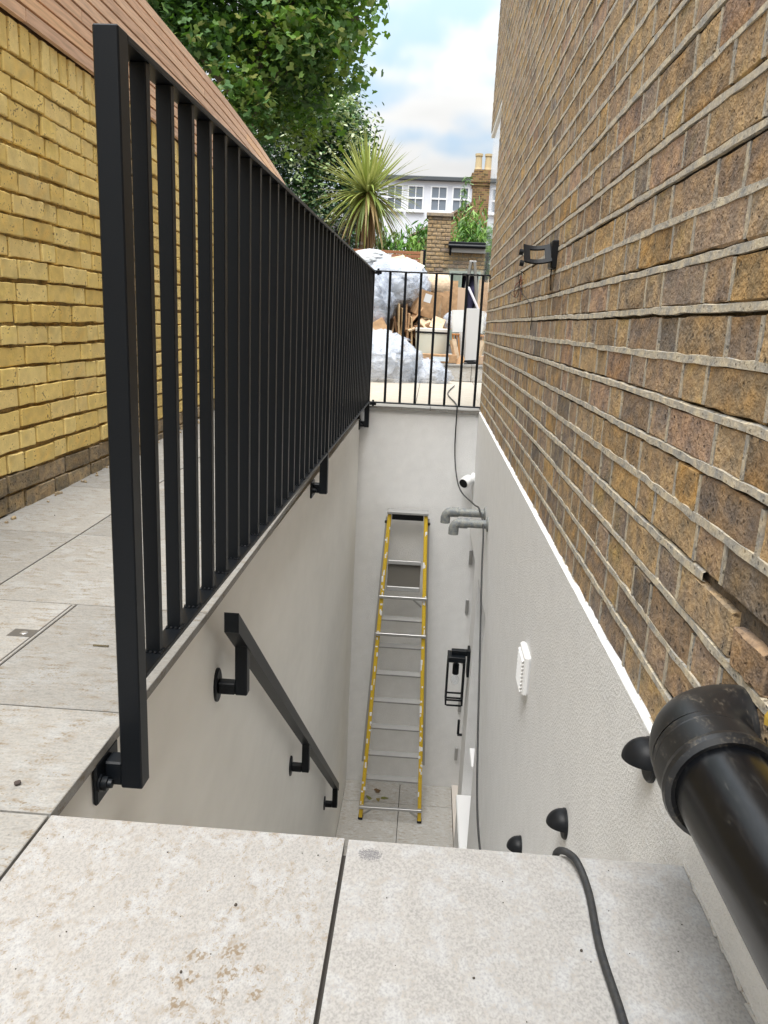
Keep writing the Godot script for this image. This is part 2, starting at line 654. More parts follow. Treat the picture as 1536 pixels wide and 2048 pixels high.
func paving(parent: Node3D, x0: float, x1: float, d0: float, d1: float, y0: float, y1: float, m: Material, thick := 0.02, gap := 0.0025) -> void:
	var st := begin()
	var a := x0 + gap
	var b := x1 - gap
	var p := d0 + gap
	var q := d1 - gap
	var e := 0.0012
	var top := [V(a + e, y0, p + e), V(b - e, y0, p + e), V(b - e, y1, q - e), V(a + e, y1, q - e)]
	var rim := [V(a, y0 - e, p), V(b, y0 - e, p), V(b, y1 - e, q), V(a, y1 - e, q)]
	var low := [V(a, y0 - thick, p), V(b, y0 - thick, p), V(b, y1 - thick, q), V(a, y1 - thick, q)]
	var mid := V((a + b) / 2, y0 - thick, (p + q) / 2)
	quad(st, top[0], top[1], top[2], top[3], Vector3.UP)
	for k in 4:
		var j := (k + 1) % 4
		var o: Vector3 = (top[k] + top[j]) / 2 - mid
		quad(st, top[k], top[j], rim[j], rim[k], o + Vector3.UP * 0.5)
		o.y = 0
		quad(st, rim[k], rim[j], low[j], low[k], o)
	part(parent, "paving_slab", st, m)


func ground_and_patio() -> void:
	var g := structure("ground")
	var st := begin()
	for r in [[-120.0, -0.9, -60.0, 160.0], [1.2, 120.0, -60.0, 160.0], [-0.9, 1.2, 6.3, 160.0], [-0.9, 1.2, -60.0, 0.5]]:
		quad(st, V(r[0], -0.09, r[2]), V(r[1], -0.09, r[2]), V(r[1], -0.09, r[3]), V(r[0], -0.09, r[3]), Vector3.UP)
	part(g, "soil_surface", st, M.soil)
	var p := structure("patio")
	# mortar bed below the slabs, seen in the open joints
	st = begin()
	slab(st, -1.75, -0.535, -0.3, -0.014, -1.2, 2.0)
	quad(st, V(-1.75, -0.014, 2.0), V(-0.535, -0.014, 2.0), V(-0.535, 0.076, 6.1), V(-1.75, 0.076, 6.1), Vector3.UP)
	slab(st, -0.535, 0.42, -0.3, -0.014, -1.2, 0.955)
	slab(st, -2.4, 1.6, -0.2, 0.078, 6.1, 9.2)
	part(p, "mortar_bed", st, M.joint)
	# the two big slabs at the head of the steps, and those behind the photographer
	part(p, "paving_slab", uv_slab(-0.514, -0.083, -0.022, 0.0, 0.376, 0.974, true), slab_material(3, true))
	part(p, "paving_slab", uv_slab(-0.077, 0.398, -0.022, 0.0, 0.376, 0.972, true), slab_material(8, false))
	for d in [[-0.24, 0.373], [-0.85, -0.24]]:
		paving(p, -0.517, -0.08, d[0], d[1], 0, 0, M.tile[0])
		paving(p, -0.08, 0.40, d[0], d[1], 0, 0, M.tile[1])
		paving(p, -1.1, -0.517, d[0], d[1], 0, 0, M.tile[2])
	paving(p, -1.1, -0.517, 0.373, 0.976, 0, 0, M.tile[1])
	paving(p, -1.5, -1.1, 0.373, 0.976, 0, 0, M.tile[3])
	# the strip between the railing and the yellow wall
	var rows := [0.976, 1.283, 1.80, 2.385, 3.01, 3.62, 4.23, 4.84, 5.45, 6.06]
	for k in rows.size() - 1:
		var d0: float = rows[k]
		var d1: float = rows[k + 1]
		var split := -0.85 if k == 1 else -1.105
		paving(p, split, -0.515, d0, d1, fall(d0), fall(d1), M.tile[(k * 2 + 1) % 4])
		paving(p, -1.78, split, d0, d1, fall(d0), fall(d1), M.tile[(k * 2 + 2) % 4])
	# recessed access cover: its steel edges and lifting plate between two slabs
	st = begin()
	slab(st, -0.8605, -0.8575, -0.018, 0.0012, 1.30, 1.79)
	slab(st, -0.8505, -0.8475, -0.018, 0.0014, 1.30, 1.79)
	slab(st, -0.915, -0.861, -0.018, 0.0008, 1.585, 1.625)
	part(p, "cover_frame", st, mat(lin(0.16, 0.155, 0.15), 0.5, 0.5))
	st = begin()
	lathe(st, [Vector2(0.0, 0.0025), Vector2(0.007, 0.0025), Vector2(0.009, 0.001)], Transform3D(Basis.IDENTITY, V(-0.885, 0, 1.605)), 10)
	part(p, "cover_bolt", st, M.galvanised)
	# coping of the well's far end, the slot drain, and the patio beyond
	for x in [[-0.515, 0.02], [0.02, 0.41]]:
		paving(p, x[0], x[1], 6.06, 6.30, 0.09, 0.092, M.tile[0])
	paving(p, -1.9, -0.515, 6.06, 6.40, 0.09, 0.092, M.tile[2])
	st = begin()
	slab(st, -0.51, 0.41, 0.05, 0.09, 6.305, 6.395)
	part(p, "drain_channel", st, M.white_plastic)
	for k in 34:
		st = begin()
		slab(st, -0.41 + k * 0.0235, -0.398 + k * 0.0235, 0.0885, 0.0915, 6.325, 6.375)
		part(p, "drain_slot", st, M.dark)
	for k in 5:
		var d0 := 6.40 + k * 0.56
		for j in 7:
			var x0 := -2.5 + j * 0.6
			paving(p, x0, x0 + 0.6, d0, d0 + 0.56, 0.094, 0.096, M.tile_dusty)
	# raised terrace at the back with a tiled riser
	var t := structure("terrace")
	st = begin()
	slab(st, -6.0, 6.0, -0.2, 0.268, 9.225, 30.0)
	part(t, "terrace_base", st, M.joint)
	for j in 8:
		var x0 := -2.52 + j * 0.6
		st = begin()
		slab(st, x0 + 0.003, x0 + 0.597, 0.10, 0.268, 9.205, 9.224, 0.002)
		part(t, "riser_tile", st, M.tile_light)
		for k in 6:
			paving(t, x0, x0 + 0.6, 9.19 + k * 0.6, 9.79 + k * 0.6, 0.29, 0.29, M.tile[(j + k) % 4])


# ------------------------------------------------------------------ the basement well
func basement_well() -> void:
	var w := thing("retaining_wall", "long white rendered wall of the stairwell, below the black railing", "wall")
	part(w, "render_panel", uv_slab(-0.70, -0.525, -3.3, -0.021, 0.5, 6.1, false), M.well_render)
	var b := thing("retaining_wall", "white rendered end wall of the stairwell, behind the yellow ladder", "wall")
	var st := begin()
	slab(st, -0.525, 0.62, -3.3, 0.069, 6.085, 6.3)
	part(b, "render_panel", st, M.render)
	# floor of the well and its joints
	var f := structure("basement_floor")
	st = begin()
	slab(st, -0.525, 0.56, -3.4, -3.205, 4.0, 6.085)
	part(f, "mortar_bed", st, M.joint)
	for r in [[-0.525, -0.05, 5.78, 6.085], [-0.05, 0.396, 5.78, 6.085], [-0.525, -0.05, 5.18, 5.78], [-0.05, 0.396, 5.18, 5.78], [-0.525, -0.05, 4.58, 5.18], [-0.05, 0.396, 4.58, 5.18]]:
		paving(f, r[0], r[1], r[2], r[3], -3.19, -3.19, M.tile_light, 0.014)
	# the flight of steps that goes down under the front edge
	var s := structure("basement_steps")
	for k in 15:
		st = begin()
		slab(st, -0.525, 0.396, -3.3, -0.2 * (k + 1), 0.955 + 0.236 * k, 0.955 + 0.236 * (k + 1))
		part(s, "step", st, M.tile_light)


# ------------------------------------------------------------------ brickwork
# even lines with a narrow margin at both ends, so that arrises stay crisp
func grid_line(i: int, n: int, size: float) -> float:
	if i == 0 or i == n:
		return (-0.5 if i == 0 else 0.5) * size
	return (-0.5 + float(i - 1) / (n - 2)) * (size - 0.007) if n > 2 else 0.0


func brick_mesh(w: float, h: float, dep: float, nx: int, ny: int, rough: float, edge: float, r: RandomNumberGenerator, mottle := 0.0) -> ArrayMesh:
	var st := begin()
	var tint := []
	st.set_smooth_group(0)
	var p := []
	for j in ny + 1:
		var row := []
		for i in nx + 1:
			var x := grid_line(i, nx, w)
			var y := grid_line(j, ny, h)
			var zz := r.randf_range(-rough, rough)
			if i == 0 or i == nx:
				x += r.randf_range(-edge, edge * 0.4) * signf(x)
				zz -= rough * 0.8 + 0.0014
			if j == 0 or j == ny:
				y += r.randf_range(-edge, edge * 0.4) * signf(y)
				zz -= rough * 0.8 + 0.0014
			row.append(Vector3(x, y, zz))
		p.append(row)
	var base := Vector3.ONE * (1.0 + r.randf_range(-0.38, 0.28) * mottle)
	for j in ny + 1:
		var row := []
		for i in nx + 1:
			var t := base
			var q := r.randf()
			if q < 0.22:
				t *= Vector3.ONE.lerp(Vector3(1.28, 1.10, 0.76), mottle)
			elif q < 0.40:
				t *= Vector3.ONE.lerp(Vector3(0.72, 0.70, 0.73), mottle)
			elif q < 0.58:
				t *= Vector3.ONE.lerp(Vector3(1.22, 1.22, 1.22), mottle)
			row.append(Color(t.x, t.y, t.z))
		tint.append(row)
	for j in ny:
		for i in nx:
			st.set_smooth_group(-1 if i == 0 or j == 0 or i == nx - 1 or j == ny - 1 else 0)
			for t in [[j, i, j + 1, i, j + 1, i + 1], [j, i, j + 1, i + 1, j, i + 1]]:
				for e in 3:
					st.set_color(tint[t[e * 2]][t[e * 2 + 1]])
					st.add_vertex(p[t[e * 2]][t[e * 2 + 1]])
	st.set_smooth_group(-1)
	st.set_color(Color(base.x, base.y, base.z))
	var rim := []
	for i in nx + 1:
		rim.append(p[0][i])
	for j in range(1, ny + 1):
		rim.append(p[j][nx])
	for i in range(nx - 1, -1, -1):
		rim.append(p[ny][i])
	for j in range(ny - 1, 0, -1):
		rim.append(p[j][0])
	for k in rim.size():
		var a: Vector3 = rim[k]
		var b: Vector3 = rim[(k + 1) % rim.size()]
		var c := Vector3(b.x, b.y, -dep)
		var d := Vector3(a.x, a.y, -dep)
		for v in [a, b, c, a, c, d]:
			st.add_vertex(v)
	st.generate_normals()
	return st.commit()


# how large a point shows: 0 outside the frame
func shows(p: Vector3) -> float:
	var q := cam.transform.affine_inverse() * p
	if q.z > -0.3:
		return 0.0
	var t := tan(deg_to_rad(cam.fov / 2))
	if absf(q.x) > -q.z * t * 0.80 or absf(q.y) > -q.z * t * 1.08:
		return 0.0
	return 1.0 / q.length()


# list of [mesh, material, transform, weight]: the 300 that show largest become parts, the rest one part
func lay(parent: Node3D, list: Array, called: String, rest: String) -> void:
	list.sort_custom(func(a, b): return a[3] > b[3])
	var by := {}
	for k in list.size():
		var e = list[k]
		if k < 300 and e[3] > 0.0:
			put(parent, called, e[0], e[1], e[2])
			continue
		if not by.has(e[1]):
			by[e[1]] = begin()
		by[e[1]].append_from(e[0], 0, e[2])
	if by.is_empty():
		return
	var am := ArrayMesh.new()
	for m in by:
		am = by[m].commit(am)
		am.surface_set_material(am.get_surface_count() - 1, m)
	var o := put(parent, rest, am, null)
	o.set_meta("kind", "stuff")


func ribbon(st: SurfaceTool, along: Callable, s0: float, s1: float, y: float, h: float, proud: float, wob: float, step: float, r: RandomNumberGenerator) -> void:
	# a pointed bed joint: uneven top and bottom edges, its face proud of the bricks
	var n := int(maxf(1.0, ceil((s1 - s0) / step)))
	var last := []
	for k in n + 1:
		var s := lerpf(s0, s1, float(k) / n)
		var sway := 0.0011 * sin(s * 5.0 + y * 41.0)
		var t := y + sway + h / 2 + r.randf_range(-wob, wob)
		var b := y + sway - h / 2 + r.randf_range(-wob, wob)
		var f := proud + r.randf_range(-0.0007, 0.0007)
		var now: Array = [along.call(s, t + 0.001, -0.004), along.call(s, t - 0.0015, f * 0.75), along.call(s, b + 0.001, f), along.call(s, b, -0.004)]
		if k > 0:
			var out: Vector3 = along.call(s, y, 1.0) - along.call(s, y, 0.0)
			quad(st, last[0], now[0], now[1], last[1], out + Vector3.UP)
			quad(st, last[1], now[1], now[2], last[2], out)
			quad(st, last[2], now[2], now[3], last[3], out + Vector3.DOWN)
		last = now


func brick_house() -> void:
	var house := thing("brick_house", "tall stock brick house wall on the right, white rendered at its foot", "house")
	var r := RandomNumberGenerator.new()
	r.seed = 77
	var near_s := []
	var near_h := []
	for k in 14:
		near_s.append(brick_mesh(0.214, 0.064, 0.03, 7, 4, 0.0016, 0.0032, r, 0.75))
		near_h.append(brick_mesh(0.103, 0.064, 0.03, 5, 4, 0.0016, 0.0032, r, 0.75))
	var basis := Basis(Vector3(0, 0, 1), Vector3(0, 1, 0), Vector3(-1, 0, 0))
	var list := []
	var mo := begin()
	var pe := begin()
	var period := 0.337
	var slipped := Vector2(0.965, 0.21)
	var along := func(s: float, y: float, out: float) -> Vector3: return V(WALL_X - out, y, s)
	for row in 50:
		var y := 0.688 - 8 * CELL + (row + 0.5) * CELL + 0.004 * sin(row * 2.1)
		var bed := 0.688 - 8 * CELL + row * CELL
		var end := 6.19 if y < 2.36 else 7.32
		if y > 0.07:
			if row == 4:
				ribbon(mo, along, -0.9, 0.85, bed, 0.0145, 0.0019, 0.0017, 0.045, r)
				ribbon(mo, along, 1.09, end, bed, 0.0145, 0.0019, 0.0017, 0.045, r)
			else:
				ribbon(mo, along, -0.9, end, bed, 0.0140 + r.randf_range(-0.0015, 0.002), 0.0019, 0.0017, 0.045, r)
		var d := -0.9 + (row % 2) * period * 0.5 + r.randf_range(-0.03, 0.03)
		while d < end - 0.05:
			for header in [false, true]:
				var w := 0.103 if header else 0.214
				if d + w > end:
					w = end - d
				if w < 0.04 or d >= end:
					break
				var c := V(WALL_X + r.randf_range(-0.0008, 0.0012), y + r.randf_range(-0.0012, 0.0012), d + w / 2)
				var mesh: Mesh = (near_h if header else near_s)[r.randi() % 14]
				var pick := r.randf()
				var tone := 0
				if pick < 0.20: tone = 0
				elif pick < 0.36: tone = 1
				elif pick < 0.50: tone = 8
				elif pick < 0.62: tone = 2
				elif pick < 0.72: tone = 3
				elif pick < 0.80: tone = 4
				elif pick < 0.87: tone = 6
				elif pick < 0.93: tone = 7
				elif pick < 0.97: tone = 9
				else: tone = 5
				var b := basis.rotated(Vector3.RIGHT, r.randf_range(-0.008, 0.008))
				if w < 0.1 or (not header and w < 0.21):
					b = b * Basis.from_scale(Vector3(w / (0.103 if header else 0.214), 1, 1))
				if row == 3 and d <= 0.965 and d + w + 0.01 > 0.965:
					slipped = Vector2(d + w / 2, w)   # the loose brick goes here
				elif y > 0.07:
					list.append([mesh, M.stock[tone], Transform3D(b, c), shows(c) * w])
				if y > 0.07 and d + w + 0.01 < end and not (row == 3 and absf(dj0(d, w) - 0.965) < 0.14):
					var hj := 0.029
					var dj := d + w + 0.005
					var out := Vector3(-1, 0, 0)
					var f := WALL_X - 0.0009
					var w0 := 0.0040 + r.randf_range(0.0, 0.0014)
					var w1 := 0.0040 + r.randf_range(0.0, 0.0014)
					quad(pe, V(f, y - hj, dj - w0), V(f, y + hj, dj - w1), V(f, y + hj, dj + w1), V(f, y - hj, dj + w0), out)
					quad(pe, V(f, y - hj, dj - w0), V(f, y + hj, dj - w1), V(f + 0.008, y + hj, dj - w1 - 0.001), V(f + 0.008, y - hj, dj - w0 - 0.001), out + Vector3(0, 0, 1))
					quad(pe, V(f, y - hj, dj + w0), V(f, y + hj, dj + w1), V(f + 0.008, y + hj, dj + w1 + 0.001), V(f + 0.008, y - hj, dj + w0 + 0.001), out - Vector3(0, 0, 1))
				d += w + 0.01
	lay(house, list, "brick", "far_brickwork")
	part(house, "mortar_pointing", mo, M.mortar)
	part(house, "mortar_upright", pe, M.perpend)
	# the slipped reddish brick above the soil pipe, a dark gap over it
	var lb := put(house, "loose_brick", brick_mesh(slipped.y, 0.054, 0.09, 7, 4, 0.002, 0.004, r, 0.5), M.loose_brick, Transform3D(basis.rotated(Vector3.RIGHT, -0.035), V(WALL_X - 0.003, 0.688 - 4.5 * CELL - 0.007, slipped.x)))
	lb.set_meta("label", "loose reddish brick with a dark gap above it")
	# the wall behind the facing bricks
	var st := begin()
	slab(st, 0.4185, 0.60, 0.06, 3.85, -1.0, 6.18)
	slab(st, 0.4185, 0.60, 2.365, 3.85, 6.18, 7.31)
	part(house, "wall_core", st, M.wall_core)
	st = begin()
	slab(st, 0.60, 5.0, -3.5, 3.84, -1.0, 6.1)
	slab(st, 0.62, 5.0, 2.4, 3.84, 6.1, 7.3)
	part(house, "house_body", st, M.dark)
	# render: pieces round the window and the basement door
	st = begin()
	slab(st, RENDER_X, 0.62, -3.4, 0.085, -1.0, 4.20)
	slab(st, RENDER_X, 0.62, -3.4, -0.885, 4.92, 5.28)
	slab(st, RENDER_X, 0.62, -0.885, 0.085, 4.20, 6.085)
	slab(st, RENDER_X, 0.62, -3.4, -2.53, 4.20, 4.92)
	part(house, "render_panel", st, M.render)
	st = begin()
	var prev := 0.0
	for k in 240:
		var d := -0.9 + k * 0.0292
		var now := r.randf_range(-0.0016, 0.0016)
		quad(st, V(RENDER_X - 0.0005, 0.084 + prev, d), V(RENDER_X - 0.0005, 0.084 + now, d + 0.0292), V(0.4125, 0.0935 + now, d + 0.0292), V(0.4125, 0.0935 + prev, d), Vector3(-0.5, 1, 0))
		prev = now
	part(house, "render_ledge", st, M.render_edge)
	st = begin()
	for k in 60:
		var d := -0.6 + k * 0.0262
		box(st, V(0.3955, 0.0015 + r.randf_range(-0.001, 0.001), d + 0.013), Vector3(r.randf_range(0.003, 0.007), r.randf_range(0.002, 0.004), r.randf_range(0.026, 0.04)), Basis(Vector3.UP, r.randf_range(-0.15, 0.15)), 0.0025)
	var lip := part(house, "render_splash", st, M.tile_light)
	lip.set_meta("kind", "stuff")
	# window in the well: frame, pane, projecting sill
	var win := put(house, "window", window_frame(4.23, 4.89, -2.48, -0.92, 0.50), M.white_paint)
	st = begin()
	slab(st, 0.515, 0.519, -2.45, -0.95, 4.26, 4.86)
	part(win, "pane", st, M.glass)
	st = begin()
	slab(st, 0.358, 0.52, -2.53, -2.492, 4.205, 4.915, 0.006)
	part(win, "sill", st, M.white_paint)
	st = begin()
	slab(st, 0.385, 0.50, -1.86, -1.835, 4.21, 4.42, 0.004)
	part(win, "inner_ledge", st, M.white_paint)
	# basement door: leaf, frame, threshold, hinges, lever
	st = begin()
	slab(st, 0.53, 0.57, -3.16, -0.93, 5.33, 6.03, 0.003)
	var door := part(house, "door", st, M.white_paint)
	st = begin()
	slab(st, 0.50, 0.60, -3.16, -0.93, 6.03, 6.082)
	slab(st, 0.50, 0.60, -3.16, -0.93, 5.28, 5.33)
	slab(st, 0.50, 0.60, -0.93, -0.887, 5.283, 6.082)
	part(door, "frame", st, M.white_paint)
	st = begin()
	slab(st, RENDER_X + 0.002, 0.60, -3.2, -3.165, 5.285, 6.08)
	part(door, "threshold", st, mat(lin(0.74, 0.68, 0.62), 0.7))
	for h in [[0.419, -1.09, 5.98], [0.419, -1.51, 5.98], [0.419, -1.96, 5.98], [0.419, -2.40, 5.98], [0.419, -2.86, 5.98]]:
		st = begin()
		slab(st, 0.404, 0.430, h[1] - 0.06, h[1] + 0.06, 6.068, 6.0835, 0.002)
		part(door, "hinge", st, M.galvanised)
	st = begin()
	bar(st, V(0.53, -2.31, 5.42), V(0.37, -2.31, 5.42), 0.018, 0.018, 0.004)
	bar(st, V(0.375, -2.31, 5.425), V(0.375, -2.19, 5.43), 0.018, 0.02, 0.004)
	part(door, "handle", st, M.black)
	# glazed corner beyond the brick, under a lintel
	st = begin()
	slab(st, 0.425, 0.437, 0.10, 2.298, 6.20, 7.24)
	part(house, "glass_screen", st, M.glass)
	st = begin()
	slab(st, 0.41, 0.60, 2.30, 2.333, 6.2, 7.30, 0.003)
	part(house, "head_frame", st, M.white_paint)
	st = begin()
	slab(st, 0.42, 0.60, 2.335, 2.363, 6.2, 7.30, 0.003)
	part(house, "screen_frame", st, M.black)


func dj0(d: float, w: float) -> float:
	return d + w + 0.005


func window_frame(d0: float, d1: float, y0: float, y1: float, x: float) -> ArrayMesh:
	var st := begin()
	var t := 0.05
	slab(st, x, x + 0.05, y0, y1, d0, d0 + t, 0.004)
	slab(st, x, x + 0.05, y0, y1, d1 - t, d1, 0.004)
	slab(st, x + 0.001, x + 0.049, y0, y0 + t, d0 + t, d1 - t, 0.004)
	slab(st, x + 0.001, x + 0.049, y1 - t, y1, d0 + t, d1 - t, 0.004)
	slab(st, x + 0.002, x + 0.048, (y0 + y1) / 2 - 0.025, (y0 + y1) / 2 + 0.025, d0 + t, d1 - t, 0.004)
	return st.commit()


# ------------------------------------------------------------------ yellow garden wall and the fence on it
func wall_x(d: float) -> float:
	return -1.43 - 0.0068 * pow(maxf(0.0, d - 2.7), 2.0)


func garden_wall() -> void:
	var wall := thing("garden_wall", "old garden wall of yellow painted brick along the left of the patio", "wall")
	var r := RandomNumberGenerator.new()
	r.seed = 5
	var ch := 0.0724
	var st_m := []
	var hd_m := []
	var so_m := []
	for k in 7:
		st_m.append(brick_mesh(0.2105, 0.0628, 0.05, 7, 4, 0.0010, 0.0030, r, 0.36))
		hd_m.append(brick_mesh(0.1025, 0.0628, 0.05, 5, 4, 0.0010, 0.0030, r, 0.36))
		so_m.append(brick_mesh(0.0585, 0.104, 0.05, 4, 5, 0.0012, 0.0034, r, 0.4))
	var list := []
	for row in 23:
		var soldier := row == 22
		var y := 0.008 - ch + (row + 0.5) * ch
		if soldier:
			y = 0.008 + 21 * ch + 0.054
		var d := -0.6 + (row % 2) * 0.165 + r.randf_range(-0.04, 0.04)
		var k := row % 2
		while d < 10.3:
			var header := k % 2 == 1 if row % 3 != 2 else k % 4 == 3
			var w := 0.104 if header else 0.212
			if soldier:
				w = 0.062
			k += 1
			var dm := d + w / 2
			var t := -atan(2 * 0.0068 * maxf(0.0, dm - 2.7))
			# x axis runs along the wall, z out of it
			var out := Vector3(cos(t), 0, sin(t)).normalized()
			var b := Basis(Vector3.UP.cross(out), Vector3.UP, out)
			var c := V(wall_x(dm) + r.randf_range(-0.004, 0.0035), y + r.randf_range(-0.0025, 0.0025) + 0.003 * sin(dm * 3.0 + row), dm)
			b = b.rotated(out, r.randf_range(-0.015, 0.015))
			b = b.rotated(Vector3.UP, r.randf_range(-0.02, 0.02))
			var bare := row < 3 or (row == 3 and r.randf() < 0.08)
			var m: Material = M.grimy[r.randi() % 4] if bare else M.yellow[r.randi() % 5]
			var mesh: Mesh = so_m[r.randi() % 7] if soldier else (hd_m if header else st_m)[r.randi() % 7]
			list.append([mesh, m, Transform3D(b, c), shows(c) * w])
			d += w + 0.0095 + r.randf_range(-0.002, 0.003)
	lay(wall, list, "brick", "far_brickwork")
	# recessed old mortar, lumpy, paint dragged over part of it
	var st := begin()
	var painted := begin()
	for k in 150:
		var d0 := -0.6 + k * 0.073
		var d1 := d0 + 0.073
		for j in 46:
			var y0 := -0.07 + j * 0.037
			var q := []
			for e in [[d0, y0], [d1, y0], [d1, y0 + 0.037], [d0, y0 + 0.037]]:
				var h := fposmod(sin(e[0] * 91.7 + e[1] * 47.3) * 4375.5, 1.0)
				q.append(V(wall_x(e[0]) - 0.006 - 0.012 * h, e[1], e[0]))
			quad(painted if j > 24 else st, q[0], q[1], q[2], q[3], Vector3.RIGHT)
	part(wall, "mortar", st, M.old_mortar)
	part(wall, "painted_mortar", painted, M.painted_mortar)
	st = begin()
	var prev := -0.6
	for k in 12:
		var d1 := prev + 0.92
		bar(st, V(wall_x(prev) - 0.14, 0.76, prev), V(wall_x(d1) - 0.14, 0.76, d1), 0.24, 1.66, 0.0)
		prev = d1
	part(wall, "wall_core", st, M.wall_core)
	# a bare brick pier on the face of the wall
	var pier := put(wall, "pier", null, null)
	var stp := begin()
	slab(stp, -1.45, -1.399, 0.0, 1.60, 3.535, 3.755)
	pier.mesh = stp.commit()
	pier.material_override = M.old_mortar
	for row in 22:
		for e in ([[3.645, 0.212, 0]] if row % 2 else [[3.59, 0.104, 1], [3.70, 0.104, 1]]):
			var mesh: Mesh = (hd_m if e[2] else st_m)[r.randi() % 7]
			put(pier, "brick", mesh, M.grimy[r.randi() % 4], Transform3D(Basis(Vector3(0, 0, -1), Vector3.UP, Vector3(1, 0, 0)), V(-1.389, 0.045 + row * ch, e[0])))
		var b2 := begin()
		box(b2, V(-1.415, 0.045 + row * ch, 3.5345), Vector3(0.05, 0.063, 0.012), Basis.IDENTITY, 0.002)
		part(pier, "brick", b2, M.grimy[r.randi() % 4])


func slatted_fence() -> void:
	var f := thing("slatted_fence", "pinkish cedar slat fence on top of the yellow garden wall", "fence")
	var r := RandomNumberGenerator.new()
	r.seed = 9
	var joints := [-0.6, 1.05, 2.85, 4.65, 6.45, 8.25, 10.2]
	for k in 10:
		var y := 1.668 + k * 0.0502
		for s in joints.size() - 1:
			var shift := 0.45 if k % 2 else 0.0
			var a: float = joints[s] + (shift if s > 0 else 0.0) + 0.002
			var b: float = joints[s + 1] + (shift if s < joints.size() - 2 else 0.0) - 0.002
			var st := begin()
			var ring := []
			for j in 6:
				var d := lerpf(a, b, j / 5.0)
				var x := wall_x(d) + 0.012 + r.randf_range(-0.0015, 0.0015)
				ring.append([V(x, y - 0.0203, d), V(x, y + 0.0203, d), V(x - 0.02, y + 0.0203, d), V(x - 0.02, y - 0.0203, d)])
			for j in 5:
				quad(st, ring[j][0], ring[j][1], ring[j + 1][1], ring[j + 1][0], Vector3.RIGHT)
				quad(st, ring[j][1], ring[j][2], ring[j + 1][2], ring[j + 1][1], Vector3.UP)
				quad(st, ring[j][2], ring[j][3], ring[j + 1][3], ring[j + 1][2], Vector3.LEFT)
				quad(st, ring[j][3], ring[j][0], ring[j + 1][0], ring[j + 1][3], Vector3.DOWN)
			quad(st, ring[0][0], ring[0][1], ring[0][2], ring[0][3], Vector3.BACK)
			quad(st, ring[5][0], ring[5][1], ring[5][2], ring[5][3], Vector3.FORWARD)
			part(f, "slat", st, M.cedar[r.randi() % 5])
	for d in joints:
		var st := begin()
		slab(st, wall_x(d) - 0.09, wall_x(d) - 0.012, 1.55, 2.12, d + 0.01, d + 0.08)
		part(f, "post", st, M.fence_back)
	var st := begin()
	for k in 12:
		var a := -0.6 + k * 0.9
		bar(st, V(wall_x(a) - 0.03, 1.88, a), V(wall_x(a + 0.9) - 0.03, 1.88, a + 0.9), 0.012, 0.47)
	part(f, "backing_board", st, M.fence_back)


